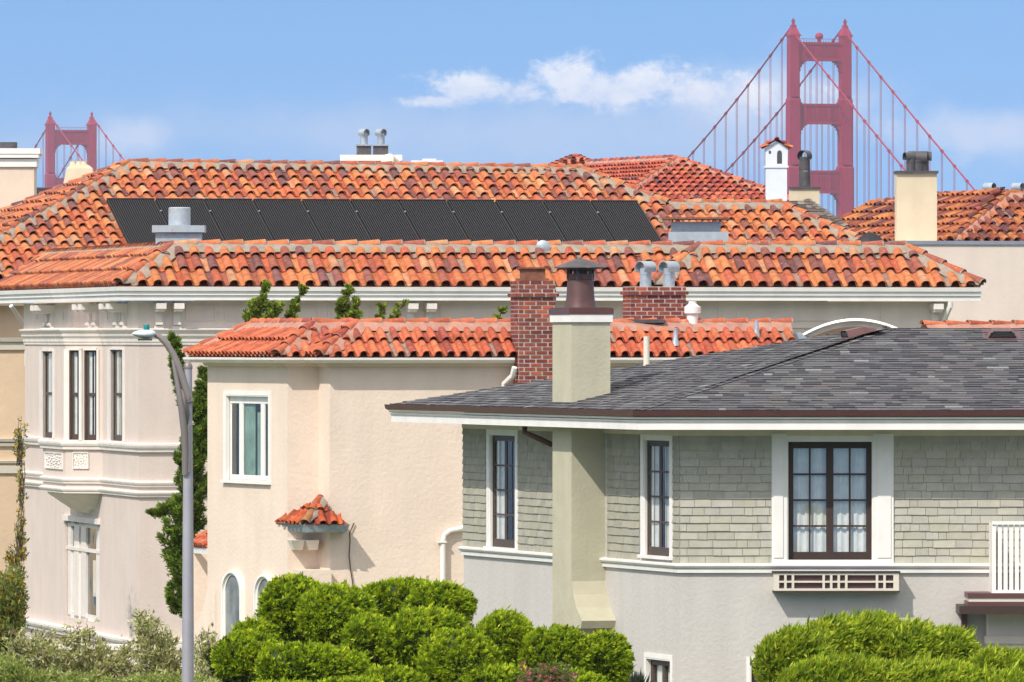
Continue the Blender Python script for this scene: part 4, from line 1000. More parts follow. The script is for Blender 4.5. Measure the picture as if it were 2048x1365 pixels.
# frieze, panels, brackets, cornice
m = MB(); sweep(m, [M0, M1, Ms, Ms2, M2], [(0, zM(656)), (.03, zM(656)), (.03, zM(602)), (0, zM(602))]); m.build('frieze', M['frieze'], mh)
def panel(P_, x0, x1, y0=611, y1=642):
    a, b, c, d = wr(P_, x0, x1, y0, y1); m = MB(); t = .035; tu = .05 if P_ is not Q1 else .18
    for (aa, bb, cc_, dd) in ((a, b, d-t, d), (a, b, c, c+t), (a, a+tu, c+t, d-t), (b-tu, b, c+t, d-t)): P_.box(m, aa, bb, cc_, dd, .03, .055)
    m.build('frieze_panel', M['frieze'], mh)
for x0, x1 in ((371, 434), (449, 560), (575, 640), (655, 715), (731, 800), (880, 1010), (1100, 1240)): panel(Q2, x0, x1)
for x0, x1 in ((1390, 1440), (1472, 1765)): panel(Q4, x0, x1)
for x0, x1 in ((75, 105), (127, 192), (216, 245)): panel(Q1, x0, x1)
WM = .50
def bracket(P_, px, wd=.14):
    u = P_.u(px, .3); m = MB()
    P_.box(m, u-wd*.75, u+wd*.75, zM(624)+.06, zM(603)-.04, .03, .42); P_.box(m, u-wd/2, u+wd/2, zM(652), zM(624)+.05, .03, .1); P_.box(m, u-wd*.7, u+wd*.7, zM(658), zM(652), .03, .13)
    q = [(.03, zM(625)), (.30, zM(625)+.005), (.38, zM(623)), (.40, zM(619)), (.40, zM(613)), (.03, zM(613))]
    l = [P_.p(u-wd*.6, z, o) for o, z in q]; r = [P_.p(u+wd*.6, z, o) for o, z in q]; m.hexa(l, r)
    q = [(.1, zM(652)), (.17, zM(650)), (.17, zM(646)), (.1, zM(642))]; l = [P_.p(u-wd*.55, z, o) for o, z in q]; r = [P_.p(u+wd*.55, z, o) for o, z in q]; m.hexa(l, r)
    m.build('bracket', M['mtrim'], mh)
for x in (321, 357, 825, 862): bracket(Q2, x)
bracket(Q4, 1875)
for x in (74, 82, 158, 170, 212, 226): bracket(Q1, x, .3)
zc0_, zc1_ = zM(601), zM(574)
ep2 = [Vector(Q1.p(Q1.u(-14, .55), 0)[:2]), M1, Ms, Ms2, M2+dM*0.0]
EPm = offpath(ep2, WM); EPm[-1] = EPm[-1]+dM*.6
epx = [ep2[0], ep2[1], ep2[2], ep2[3], ep2[4]+dM*.6]
m = MB(); hh = zc1_-zc0_
sweep(m, epx, [(-.05, zc0_+.04), (WM-.16, zc0_+.04), (WM-.15, zc0_), (WM-.04, zc0_), (WM-.04, zc0_+hh*.36), (WM-.005, zc0_+hh*.385), (WM-.005, zc0_+hh*.66), (WM+.035, zc0_+hh*.69), (WM+.05, zc1_), (WM+.01, zc1_), (WM+.0, zc1_-.03), (-.05, zc1_-.03)])
m.build('cornice', M['white'], mh)
ez = zc1_+.02; EPM = [v3(p, ez) for p in EPm]; pM = .6; runM = 1.34
R1_ = RP(EPM[0], (EPM[1]-EPM[0])[:2], dM, pM); R2_ = RP(EPM[1], dM, tM, pM); R3_ = RP(EPM[2], (EPM[3]-EPM[2])[:2], dM, pM); R4_ = RP(EPM[3], dM, tM, pM)
hz = pM*runM; mt = (dM+tM)*runM
Z = Vector((0, 0, 1))
k0 = R1_.pt(R1_.uv(R1_.ray(129, 489))[0], R1_.uv(v3(EPM[1].to_2d()+mt, ez+hz))[1]); k1 = v3(EPM[1].to_2d()+mt, ez+hz); k2 = v3(EPM[2].to_2d()+mt, ez+hz); k3 = v3(EPM[3].to_2d()+mt, ez+hz); k4 = v3(EPM[4].to_2d()+(tM-dM)*runM, ez+hz)
# the villa side slope ends in a ridge that falls away behind
m = MB(); mm = MB(); pp = dict(pitch=.32, course=.57)
tiles(m, R1_, [EPM[0], EPM[1], k1, k0], ORANGE, pitch=.28, course=.57); tiles(m, R2_, [EPM[1], EPM[2], k2, k1], ORANGE, **pp); tiles(m, R3_, [EPM[2], EPM[3], k3, k2], ORANGE, **pp); tiles(m, R4_, [EPM[3], EPM[4], k4, k3], ORANGE, **pp)
m.face([k4, EPM[4], v3(EPM[4].to_2d()+tM*6, ez), v3(k4.to_2d()+tM*4, ez+hz)], lin(150, 80, 60))
for a, b in ((EPM[1], k1), (EPM[3], k3), (EPM[4], k4)): caps(m, mm, a+Z*.07, b+Z*.07, ORANGE, r=.13, ln=.5)
caps(m, mm, k1+Z*.03, k0+Z*.03, ORANGE, r=.11, ln=.45, drop=.1); caps(m, mm, EPM[0]+Z*.03, k0+Z*.03, ORANGE, r=.11, ln=.45, drop=.1); m.face([k0, EPM[0], EPM[0]+v3(dM*8, 0), k0+v3(dM*3, 0)], lin(150, 80, 60))
caps(m, mm, k2+Z*.06, k1+Z*.06, ORANGE, r=.13, ln=.48); caps(m, mm, k4+Z*.06, k3+Z*.06, ORANGE, r=.13, ln=.48)
rf = m.build('roof', M['tile'], mh, 'auto', recalc=False); mm.build('ridge_mortar', M['mortar'], rf, True)
# upper roof: front plane with a stepped top line
dU, tU = dirs(15)
PU0 = at(200, 560, 206.0); RU = RP(PU0, dU, tU, .45)
uA = RU.ray(258, 330); uB = RU.ray(1160, 342); uC = RU.ray(1335, 411); uD = RU.ray(1560, 412); uE = RU.ray(1770, 503); uE = RU.pt(RU.uv(uE)[0]+1.0, 0)
uE = RU.pt(RU.uv(uE)[0], 0); uv_ = RU.uv(uA); uF = RU.pt(uv_[0]-uv_[1]*math.cos(math.atan(.45)), 0)
m = MB(); mm = MB()
tiles(m, RU, [uF, uE, uD, uC, uB, uA], ORANGE, pitch=.318, course=.49)
RL = RP(uF, tU, dU, .45); bk = v3(uF.to_2d()+tU*11.5, uF.z); tiles(m, RL, [uF, bk, uA], ORANGE, pitch=.318, course=.49)
m.face([uA, uB, uB+v3(tU*5, -2), uA+v3(tU*5, -2)], lin(150, 80, 60)); m.face([uB, uC, uC+v3(tU*5, -2), uB+v3(tU*5, -2)], lin(150, 80, 60)); m.face([uC, uD, uD+v3(tU*5, -2), uC+v3(tU*5, -2)], lin(150, 80, 60)); m.face([uD, uE, uE+v3(tU*5, 0), uD+v3(tU*5, -2)], lin(150, 80, 60))
for a, b in ((uF, uA), (uC, uB), (uE, uD), (bk, uA)): caps(m, mm, a+Z*.07, b+Z*.07, ORANGE, r=.12, ln=.42, drop=.12, hw=.24)
for a, b in ((uB, uA), (uD, uC)): caps(m, mm, a+Z*.06, b+Z*.06, ORANGE, r=.12, ln=.42, drop=.13, hw=.24)
rf = m.build('roof', M['tile'], mh, 'auto', recalc=False); mm.build('ridge_mortar', M['mortar'], rf, True)
m = MB(); m.hexa([uF-Z*8+v3(tU+dU*9, 0), uE-Z*8+v3(tU, 0), uE-Z*8+v3(tU*5, 0), bk-Z*8+v3(dU*9, 0)], [uF-Z*.1+v3(tU+dU*9, 0), uE-Z*.1+v3(tU, 0), uE-Z*.1+v3(tU*5, 0), bk-Z*.1+v3(dU*9, 0)]); m.build('upper_wall', M['main'], mh)
# galvanised box vent, low chimney box with tray hat, back chimney with twin pipes
def gbox(x0, x1, y0, y1, D, dep): 
    a, b = at(x0, y1, D), at(x1, y0, D); return (a.x, b.x, D, D+dep, a.z, b.z)
m = MB(); m.box(*gbox(311, 402, 466, 500, 187.6, .8)); m.box(*gbox(304, 409, 451, 465, 187.5, 1.0)); q = at(359, 452, 188); m.lathe(q, [(22/F*188, q.z), (22/F*188, CZ-(417-CY0)/F*188), (20/F*188, CZ-(415-CY0)/F*188)], 24); m.build('box_vent', M['galvrust'], mh, 'auto')
m = MB(); m.box(*gbox(1343, 1441, 444, 495, 188.9, .8)); m.box(*gbox(1338, 1457, 464, 495, 188.7, 1.1)); cb = m.build('metal_chimney', M['galvrust'], mh)
m = MB(); m.box(*gbox(1326, 1460, 435, 439, 188.6, 1.3)); 
for x in (1345, 1358, 1426, 1440): m.box(*gbox(x-1.5, x+1.5, 439, 445, 188.95, .03))
m.build('tray_hat', M['rust'], cb)
m = MB(); m.box(*gbox(680, 804, 310, 322, 219, 1.2)); m.box(*gbox(684, 800, 322, 350, 219.1, 1.0)); wc = m.build('chimney', M['white'], mh)
m = MB(); 
for x0, x1 in ((713, 742), (746, 776)):
    m.box(*gbox(x0, x1, 292, 310, 219.3, .4))
m.build('louvre_box', M['blackmetal'], wc)
m = MB()
for x0, x1 in ((711, 743), (745, 778)): m.box(*gbox(x0, x1, 289, 292, 219.25, .5))
m.build('louvre_lid', M['galv'], wc)
for x in (728, 762):
    q = at(x, 290, 219.5); cowl(mh, q, q.z, CZ-(259-CY0)/F*219.5, .092, 'galv', ang=.7, big=1.15, lenf=1.2)
m = MB(); m.tube([at(764, 328, 218.3), at(778, 324, 218.3), at(803, 336, 218.6)], [.21, .21, .09], 10); m.build('duct', M['cream'], mh, 'auto')
m = MB(); m.box(*gbox(826, 886, 325, 345, 219, .8)); m.box(*gbox(822, 886, 321, 325, 218.9, 1.0)); m.box(*gbox(845, 872, 318, 321, 219.2, .3)); m.build('roof_hatch', M['whitestucco'], mh)
# rain leader at the right end and at the far left
m = MB(); uq = Q4.u(1900, .4); m.tube([Q4.p(uq, zM(603), .42), Q4.p(uq, zM(612), .42), Q4.p(Q4.u(1886, .1), zM(650), .05)], .055, 8); m.build('downspout', M['white'], mh, 'auto')
m = MB(); a = at(22, 612, 202); b = at(60, 668, 202.6); m.tube([a, b, at(60, 700, 202.6)], .05, 8); m.box(*gbox(49, 70, 702, 732, 202.5, .3)); m.hexa([at(54, 744, 202.6), at(66, 744, 202.6), at(66, 744, 202.8), at(54, 744, 202.8)], [at(49, 732, 202.5), at(70, 732, 202.5), at(70, 732, 202.8), at(49, 732, 202.8)]); m.build('rain_leader', M['white'], mh)

# ---- things on the villa roof
PWD = 1.182; hpan = .21
pT = RU.uv(RU.ray(212, 398, hpan)); pB = 1.1
nrib = 21
for i in range(11):
    u0 = pT[0]+i*PWD+.018; u1 = u0+PWD-.036; m = MB(); vt = pT[1]
    for j in range(nrib):
        a = u0+(u1-u0)*j/nrib; b = a+(u1-u0)/nrib*.55; mmid = (a+b)/2; wd2 = (u1-u0)/nrib
        for (x0_, x1_, h0_, h1_, cc0) in ((0, .22, -.03, 0, .006), (.22, .66, 0, 0, .022), (.66, .82, 0, -.03, .012), (.82, 1, -.03, -.03, .003)):
            m.face([RU.pt(a+wd2*x0_, pB, hpan+h0_), RU.pt(a+wd2*x1_, pB, hpan+h1_), RU.pt(a+wd2*x1_, vt, hpan+h1_), RU.pt(a+wd2*x0_, vt, hpan+h0_)], (cc0, cc0, cc0*1.15, 1))
    m.face([RU.pt(u0-.018, pB, hpan-.034), RU.pt(u1+.018, pB, hpan-.034), RU.pt(u1+.018, vt, hpan-.034), RU.pt(u0-.018, vt, hpan-.034)], (.004, .004, .004, 1))
    m.tube([RU.pt(u0, vt, hpan), RU.pt(u1, vt, hpan)], .02, 8, (.015, .015, .018, 1)); m.tube([RU.pt(u0, pB+.35, hpan+.004), RU.pt(u1, pB+.35, hpan+.004)], .014, 6, (.012, .012, .014, 1))
    org = RU.pt((u0+u1)/2, pB, 0)
    root = thing('solar_panel', org, 'placeholder', 'solar panel', 'black solar mats in a row on the villa roof')
    lab = ['leftmost', 'second from the left', 'third from the left, right behind the galvanised box vent\'s edge', 'fourth from the left', 'fifth from the left', 'the middle one', 'fifth from the right', 'fourth from the right', 'third from the right', 'second from the right', 'rightmost']
    lab[2] = 'third from the left'
    root['label'] = 'ribbed black solar mat on orange roof, '+lab[i]+' of eleven'
    m.build('absorber', M['solar'], root, recalc=False)
    c = MB()
    for v in (vt*.83, vt*.3):
        c.tube([RU.pt(u1+.012, v, hpan), RU.pt(u1+.012, v, hpan+.02)], .022, 8)
    c.build('clip', M['galv'], root)
q = at(1086, 495, 187.4); m = MB(); 
m.grid([[q+Vector((.15*r*math.cos(t), -.02+.04*(r*r), .15*r*math.sin(t))) for t in [2*math.pi*i/20 for i in range(20)]] for r in (.02, .4, .7, 1.0)], closed=True)
ds = thing('satellite_dish', (q.x, q.y, q.z-.3), 'small pale grey satellite dish peeping over the orange tile ridge', 'dish'); m.build('reflector', M['galv'], ds, True)
m = MB(); m.tube([q+Vector((0, .05, -.35)), q+Vector((0, .04, 0))], .02, 6); m.build('mast', M['galv'], ds)
m = MB(); b_ = at(1745, 480, 206); rows = []
for i in range(9):
    t = i/8; rows.append([b_+Vector((-.38+.76*t, -.3+.6*s_, -.15+.32*math.sin(math.pi*min(1, (t*.9+.12)))*(1 if 0 < s_ < 1 else .15)+random.uniform(-.02, .02))) for s_ in (0, .2, .5, .8, 1)])
m.grid(rows); m.build('tarp', M['black'], None, True, label='crumpled black tarp lying at the right end of the orange villa roof', cat='tarp')

# ------------------------------------------------------------------ neighbours behind
def hiproof_house(name, label, D, pts, pal, pit, deg, wallmat, base_d=8, pitch=.26, course=.36, mort='mortar_pink', extra=None):
    pass
# red hip roof, centre right
nb = thing('red_roof_house', (at(1400, 400, 232).x, 236, 0), 'far house with a dense small red clay hip roof below the bridge cable', 'house')
dN, tN = dirs(20)
e = at(1262, 404, 236); RN = RP(e, dN, tN, .42); ap = RN.ray(1352, 320); er = RN.pt(RN.uv(ap)[0]+RN.uv(ap)[1]*.98+.6, 0)
er = RN.ray(1590, 404); el_ = RN.ray(1225, 404)
m = MB(); mm = MB(); pp = dict(pitch=.235, course=.3, seg=5)
tiles(m, RN, [el_, er, ap], FARRED, **pp)
RN2 = RP(el_, tN, dN, (ap.z-el_.z)/max(.1, (ap-el_).dot(v3(dN, 0)))); lb = el_+v3(tN*12, 0)
rb_ = ap+v3(tN*(6.5), 0); tiles(m, RN2, [el_, lb, rb_, ap], FARRED, **pp)
caps(m, mm, el_+Z*.05, ap+Z*.05, FARRED, r=.1, ln=.36, drop=.08, hw=.17); caps(m, mm, er+Z*.05, ap+Z*.05, FARRED, r=.1, ln=.36, drop=.08, hw=.17); caps(m, mm, rb_+Z*.05, ap+Z*.05, FARRED, r=.1, ln=.4, drop=.08, hw=.17)
m.face([er, ap, rb_, er+v3(tN*10, 0)], lin(150, 80, 60))
rf = m.build('roof', M['tile'], nb, 'auto', recalc=False); mm.build('ridge_mortar', M['mortar_pink'], rf, True)
m = MB(); q1_, q2_, q3_, q4_ = el_+v3(tN*.4+dN*.4, -.05), er+v3(tN*.4-dN*.4, -.05), er+v3(tN*9, -.05), el_+v3(tN*11+dN*.4, -.05)
m.hexa([v3(p.to_2d(), -4) for p in (q1_, q2_, q3_, q4_)], [q1_, q2_, q3_, q4_]); m.build('wall', M['rightwall'], nb)
m = MB(); m.box(*gbox(1352, 1535, 404, 409, 236.5, .12)); m.build('gutter', M['frieze'], nb)
# small red hip further left
nb2 = thing('small_red_roof_house', (at(1150, 330, 250).x, 252, 0), 'far small pinkish red tiled roof peak just left of the larger red roof', 'house')
a, b, c, d = at(1088, 342, 246), at(1205, 342, 246), at(1152, 316, 248.5), None
m = MB(); mm = MB(); facefrom(m, a, b, c, FARRED, pitch=.235, course=.32); caps(m, mm, a+Z*.05, c+Z*.05, FARRED, r=.1, ln=.36, drop=.08, hw=.17); caps(m, mm, b+Z*.05, c+Z*.05, FARRED, r=.1, ln=.36, drop=.08, hw=.17)
m.face([a, c, a+Vector((0, 6, 0))], lin(190, 100, 90)); m.face([b, c, b+Vector((0, 6, 0))], lin(150, 80, 60)); 
rf = m.build('roof', M['tile'], nb2, 'auto', recalc=False); mm.build('hip_mortar', M['mortar_pink'], rf, True)
m = MB(); m.box(a.x+.2, b.x-.2, 246.4, 252, -6, a.z-.02); m.build('wall', M['rightwall'], nb2)
# dark shingle roof with cream chimney and sooty pipe
nb3 = thing('dark_shingle_house', (at(1500, 420, 210).x, 214, 0), 'far house with weathered dark shingle roof and short cream chimney', 'house')
dD, tD = dirs(12); RD = RP(at(1330, 480, 219), dD, tD, .5); a, b, c, d = RD.ray(1250, 480), RD.ray(1735, 480), RD.ray(1618, 402), RD.ray(1340, 404)
DK = [(lin(112, 104, 96), 4), (lin(96, 88, 82), 4), (lin(130, 118, 108), 2), (lin(80, 74, 72), 2)]
m = MB(); roof_shingles(m, RD, [a, b, c, d], .2, DK, .12, .3); m.face([b, c, c+v3(tD*5, -2), b+v3(tD*5, 0)], lin(90, 84, 80)); m.face([d, c, c+v3(tD*5, -2), d+v3(tD*5, -2)], lin(90, 84, 80))
for i in range(16):
    p, q = b.lerp(c, i/16), b.lerp(c, (i+1.2)/16); sd = v3((dD), 0)*.14; m.face([p-sd+Z*.03, p+Z*.08, q+Z*.05, q-sd+Z*.01], pick(DK)); m.face([p+Z*.08, p+sd+Z*.03, q+sd, q+Z*.05], pick(DK))
m.build('roof', M['asphalt'], nb3, recalc=False)
m = MB(); m.box(a.x+.6, b.x-1.4, 223.5, 228, -4, a.z-.05); m.build('wall', M['rightwall'], nb3)
m = MB(); m.box(*gbox(1580, 1639, 377, 440, 224.5, .8)); cc_ = m.build('chimney', M['creamchim'], nb3)
m = MB(); m.box(*gbox(1578, 1641, 374, 378, 224.45, .9)); m.build('chimney_cap', M['blackmetal'], cc_)
q = at(1609, 376, 224.9); cowl(nb3, q, q.z-.02, CZ-(302-CY0)/F*224.9, .14, 'blackmetal', name='flue', ang=-.5, big=1.05, lenf=1.0)
# white chimney with arched openings and tiled gablet
nb4 = thing('white_chimney_house', (at(1553, 400, 232).x, 232, -4), 'white stucco chimney stack with arched openings and small red tiled gable cap', 'chimney')
D = 232.0; w_ = lambda x: (x-CX0)/F*D; h_ = lambda y: CZ-(y-CY0)/F*D
m = MB(); m.box(w_(1532), w_(1574), D, D+.55, -4, h_(334)); m.box(w_(1529), w_(1577), D-.03, D+.58, h_(336), h_(332))
m.hexa([(w_(1532), D, h_(332)), (w_(1575), D, h_(332)), (w_(1575), D+.55, h_(332)), (w_(1532), D+.55, h_(332))], [(w_(1531), D, h_(297)), (w_(1576), D, h_(297)), (w_(1576), D+.55, h_(297)), (w_(1531), D+.55, h_(297))])
m.hexa([(w_(1531), D, h_(297)), (w_(1576), D, h_(297)), (w_(1554), D, h_(283))], [(w_(1531), D+.55, h_(297)), (w_(1576), D+.55, h_(297)), (w_(1554), D+.55, h_(283))])
m.build('stack', M['whitestucco'], nb4)
m = MB(); pts = [(w_(1554), h_(328)), (w_(1564), h_(328)), (w_(1564), h_(307)), (w_(1562.5), h_(302.5)), (w_(1559), h_(301)), (w_(1555.5), h_(302.5)), (w_(1554), h_(307))]; m.hexa([(x, D-.004, z) for x, z in pts], [(x, D+.02, z) for x, z in pts])
pts = [(w_(1537.5), h_(308)), (w_(1542), h_(308)), (w_(1542), h_(302)), (w_(1537.5), h_(302))]; m.hexa([(x, D-.004, z) for x, z in pts], [(x, D+.02, z) for x, z in pts]); m.build('opening', M['blackmetal'], nb4)
m = MB()
for s_, xe in ((-1, 1527), (1, 1579)):
    a = Vector((w_(xe), D-.06, h_(298))); b = Vector((w_(xe), D+.62, h_(298))); c = Vector((w_(1554), D-.06, h_(280))); pr_ = (c.z-a.z)/abs(c.x-a.x)
    rp = RP(a, (0, 1), (-s_, 0), pr_); tiles(m, rp, [a, b, c+Vector((0, .68, 0)), c], FARRED, pitch=.2, course=.2)
caps(m, None, Vector((w_(1554), D-.08, h_(281))), Vector((w_(1554), D+.64, h_(281))), FARRED, r=.07, ln=.34); m.build('tile_cap', M['tile'], nb4, 'auto', recalc=False)
# right neighbour: parapet block + chimney
rn = thing('parapet_house', (at(1960, 500, 203).x, 206, 0), 'pale beige flat-roofed house with grey parapet cap at the right edge', 'house')
PR = VP((at(1780, 0, 201).x, 201), (at(2400, 0, 202).x, 202.0)); m = MB(); zz = PR.z(489, 3); wall(m, PR, 0, PR.L, 0, zz); m.face([PR.p(0, zz, 0), PR.p(PR.L, zz, 0), PR.p(PR.L, zz, -8), PR.p(0, zz, -8)]); PL = VP(PR.p(0, 0, -8)[:2], PR.p(0, 0, 0)[:2]); wall(m, PL, 0, 8, 0, zz); m.build('wall', M['rightwall'], rn)
m = MB(); PR.box(m, .0, PR.L, zz-.01, zz+.075, -.3, .04); m.build('parapet_cap', mat_plain('grey_flashing', lin(132, 140, 152), .5, .08), rn)
m = MB(); m.box(*gbox(1793, 1874, 346, 500, 203, .95)); cc_ = m.build('chimney', M['creamchim'], rn)
m = MB(); m.box(*gbox(1791, 1877, 342, 347, 202.93, 1.1)); m.build('chimney_cap', M['blackmetal'], cc_)
for x, y, ang_, r_ in ((1822, 306, -1.2, .11), (1836, 304, 1.4, .15), (1846, 305, 1.5, .13)):
    q = at(x, 344, 203.4+.1*(x-1822)/20); cowl(cc_, q, q.z-.02, CZ-(y-CY0)/F*q.y, r_, 'blackmetal', name='flue', ang=ang_, big=1.0, lenf=1.5)
# far right mottled roof
MOTTLE = [((c[0]*.85, c[1]*.82, c[2]*.85, 1), w_) for c, w_ in MOTTLE]
fr_ = thing('mottled_roof_house', (at(1900, 430, 222).x, 228, 0), 'house at far right with a long mottled brown and orange tiled hip roof', 'house')
dR, tR = dirs(24); eR = at(1902, 484, 214); RR = RP(eR, dR, tR, .5); apR = RR.ray(2018, 390); a = RR.pt(0, 0); b = RR.ray(2160, 484); c = RR.ray(2160, 392)
m = MB(); mm = MB(); tiles(m, RR, [RR.ray(1902, 484), b, c, apR], MOTTLE, pitch=.27, course=.42)
e0_ = RR.ray(1902, 484); RR2 = RP(e0_, tR, dR, .5); gl_ = RR2.ray(1875, 394); gl2 = RR2.ray(1742, 410); gl3 = RR2.ray(1690, 440); tiles(m, RR2, [e0_, RR2.pt(RR2.uv(gl3)[0]+.8, 0), gl3, gl2, gl_, apR], MOTTLE, pitch=.27, course=.42)
caps(m, mm, e0_+Z*.05, apR+Z*.05, MOTTLE, r=.11, ln=.4, drop=.1, hw=.2); caps(m, mm, gl_+Z*.03, apR+Z*.03, MOTTLE, r=.11, ln=.4, drop=.1, hw=.2); caps(m, mm, apR+Z*.03, c+Z*.03, MOTTLE, r=.11, ln=.4, drop=.1, hw=.2); caps(m, mm, gl3+Z*.03, gl2+Z*.03, MOTTLE, r=.1, ln=.4, drop=.1, hw=.2); caps(m, mm, gl2+Z*.03, gl_+Z*.03, MOTTLE, r=.1, ln=.4, drop=.1, hw=.2)
rf = m.build('roof', M['tile'], fr_, 'auto', recalc=False); mm.build('ridge_mortar', M['mortar_pink'], rf, True)
m = MB(); m.hexa([v3(p.to_2d(), -2) for p in (e0_+v3(tR*.5+dR*.4, 0), b, b+v3(tR*10, 0), e0_+v3(tR*12+dR*.4, 0))], [e0_+v3(tR*.5+dR*.4, -.05), b-Z*.05, b+v3(tR*10, -.05), e0_+v3(tR*12+dR*.4, -.05)]); m.build('wall', M['rightwall'], fr_)
for x, D in ((1979, 219), (2036, 219)):
    q = at(x, 390, D); cowl(fr_, q, q.z-.1, CZ-(367-CY0)/F*D, .09, 'galv', ang=.9, big=1.25)
# left peach house + chimney, far left pots
ph = thing('peach_house', (at(0, 700, 207).x, 209, 0), 'peach stucco house at the left edge with cream bands and a broad cream chimney', 'house')
PP = VP((at(-260, 0, 206).x, 206), (at(52, 0, 206.4).x, 206.4)); m = MB(); zz = lambda y: CZ-(y-CY0)/F*206.2
wall(m, PP, 0, PP.L, 0, zz(592)); m.face([PP.p(0, zz(592), 0), PP.p(PP.L, zz(592), 0), PP.p(PP.L, zz(592), -14), PP.p(0, zz(592), -14)]); PP2 = VP(PP.p(PP.L, 0)[:2], PP.p(PP.L, 0, -7)[:2]); wall(m, PP2, 0, 7, 0, zz(592)); m.build('wall', M['peach'], ph)
hp = [PP.A, PP.B]
for y0, y1, o in ((676, 684, .16), (685, 700, .08), (878, 884, .12), (887, 893, .08), (922, 927, .1), (932, 947, .07)):
    m = MB(); sweep(m, hp, [(0, zz(y1)), (o*.8, zz(y1)), (o, zz(y0)), (0, zz(y0)+.01)]); m.build('band_moulding', M['cream'], ph)
m = MB(); sweep(m, hp, [(0, zz(612)), (.4, zz(612)), (.4, zz(602)), (0, zz(596))]); m.build('eave', M['frieze'], ph)
m = MB(); m.box(*gbox(-60, 68, 334, 560, 224, 1.2)); cc_ = m.build('chimney', mat_plain('chimney_peach', lin(238, 218, 196, .85), .9, .05, 2, bump=.25), ph)
m = MB(); m.box(*gbox(-62, 73, 318, 334, 223.94, 1.3)); m.box(*gbox(-66, 77, 308, 316, 223.86, 1.45)); m.box(*gbox(-68, 80, 297, 308, 223.84, 1.5)); m.build('chimney_cornice', M['white'], cc_)
q = at(14, 297, 224.4); m = MB(); m.lathe(q, [(.26, q.z-.01), (.26, CZ-(285-CY0)/F*224.4), (.22, CZ-(285-CY0)/F*224.4)], 20); m.build('chimney_pot', M['blackmetal'], cc_, 'auto')
sh_ = thing('slate_roof_house', (at(120, 400, 216).x, 218, 0), 'dark scalloped roof with tapered cream chimney in front of the smaller bridge tower', 'house')
a, b = at(60, 400, 230), at(215, 400, 230.6); rp = RP(a, (b-a)[:2], (0, 1), .5); t1 = rp.ray(60, 374); t2 = rp.ray(200, 378); m = MB(); roof_shingles(m, rp, [a, b, t2, t1], .2, [(lin(78, 68, 68), 3), (lin(96, 80, 74), 2), (lin(62, 56, 60), 2)], .15, .3); m.build('roof', M['asphalt'], sh_, recalc=False)
m = MB(); m.box(a.x, b.x, 231.8, 235, -2, a.z-.05); m.build('wall', M['rightwall'], sh_)
m = MB(); D = 231; f = lambda x0, x1, y, d0, d1: [(at(x0, y, D).x, D+d0, at(x0, y, D).z), (at(x1, y, D).x, D+d0, at(x0, y, D).z), (at(x1, y, D).x, D+d1, at(x0, y, D).z), (at(x0, y, D).x, D+d1, at(x0, y, D).z)]
m.hexa(f(125, 190, 400, 0, .8), f(127, 189, 365, .02, .78)); m.hexa(f(127, 189, 365, .02, .78), f(133, 184, 337, .1, .7)); m.hexa(f(133, 184, 337, .1, .7), f(140, 176, 330, .15, .6))
cc_ = m.build('chimney', M['creamchim'], sh_)
m = MB()
for x in (146, 158, 168): q = at(x, 332, 231.4); m.lathe(q, [(.085, q.z-.02), (.1, q.z+.03), (.075, q.z+.08), (.08, q.z+.12), (.05, q.z+.12)], 10)
m.build('chimney_pot', M['creamchim'], cc_, 'auto')
# garden wall in front of the villa
m = MB(); a = at(40, 1290, 178); b = at(460, 1290, 178); gw = VP(a[:2], b[:2]); gz = a.z; gw.box(m, 0, gw.L, 0, gz-.1, -.25, 0); gw.box(m, -.05, gw.L+.05, gz-.1, gz, -.32, .07); gw.box(m, 0, gw.L, gz-.62, gz-.5, -.3, .05)
m.build('garden_wall', M['mtrim'], None, label='low pale garden wall with coping behind the loose olive green shrubs', cat='wall')

# ------------------------------------------------------------------ street lamp
LD = 131.0; q = at(376, 1365, LD); lp = thing('street_lamp', (q.x, LD, 0), 'tall grey street lamp with curved arm and flat head at the left', 'street lamp')
L_ = lambda x, y, dy=0: at(x, y, LD)+Vector((0, dy, 0))
zt_ = L_(376, 738).z; m = MB(); rb_ = 12.3/F*LD; rt_ = 8.2/F*LD
m.lathe((q.x, LD), [(rb_*1.9, 0), (rb_*1.9, .25), (rb_*1.12, .3), (rb_, L_(0, 1365).z), (rb_*.9, L_(0, 1100).z), (rt_*1.05, L_(0, 800).z), (rt_, zt_)], 28); pole = m.build('pole', M['steel'], lp, 'auto')
m = MB(); m.lathe((q.x, LD), [(rt_*1.12, zt_), (rt_*1.15, zt_+.03), (rt_*.9, zt_+.07), (rt_*.3, zt_+.12), (rt_*.1, zt_+.125)], 20); m.build('pole_cap', M['armsteel'], pole, 'auto')
m = MB(); pts = [L_(381, 804, -.06), L_(374, 785, -.06), L_(366, 760, -.05), L_(357, 733, -.04), L_(346, 708, -.03), L_(333, 688, -.02), L_(320, 675, -.01), L_(307, 667.5), L_(296, 664)]
m.tube(pts, [.06, .058, .056, .054, .05, .046, .042, .038, .034], 14)
pts = [L_(371, 950, -.07), L_(371, 900, -.08), L_(369, 862, -.09), L_(364, 820, -.1), L_(358, 782, -.09), L_(352, 750, -.07), L_(346, 720, -.05)]
m.tube(pts, [.05, .052, .052, .05, .044, .036, .024], 12)
m.hexa([L_(371, 870, -.1), L_(364, 820, -.12), L_(356, 770, -.11), L_(373, 790, -.1), L_(380, 830, -.08)], [L_(371, 870, -.06), L_(364, 820, -.07), L_(356, 770, -.06), L_(373, 790, -.05), L_(380, 830, -.05)])
m.build('arm', M['armsteel'], lp, True)
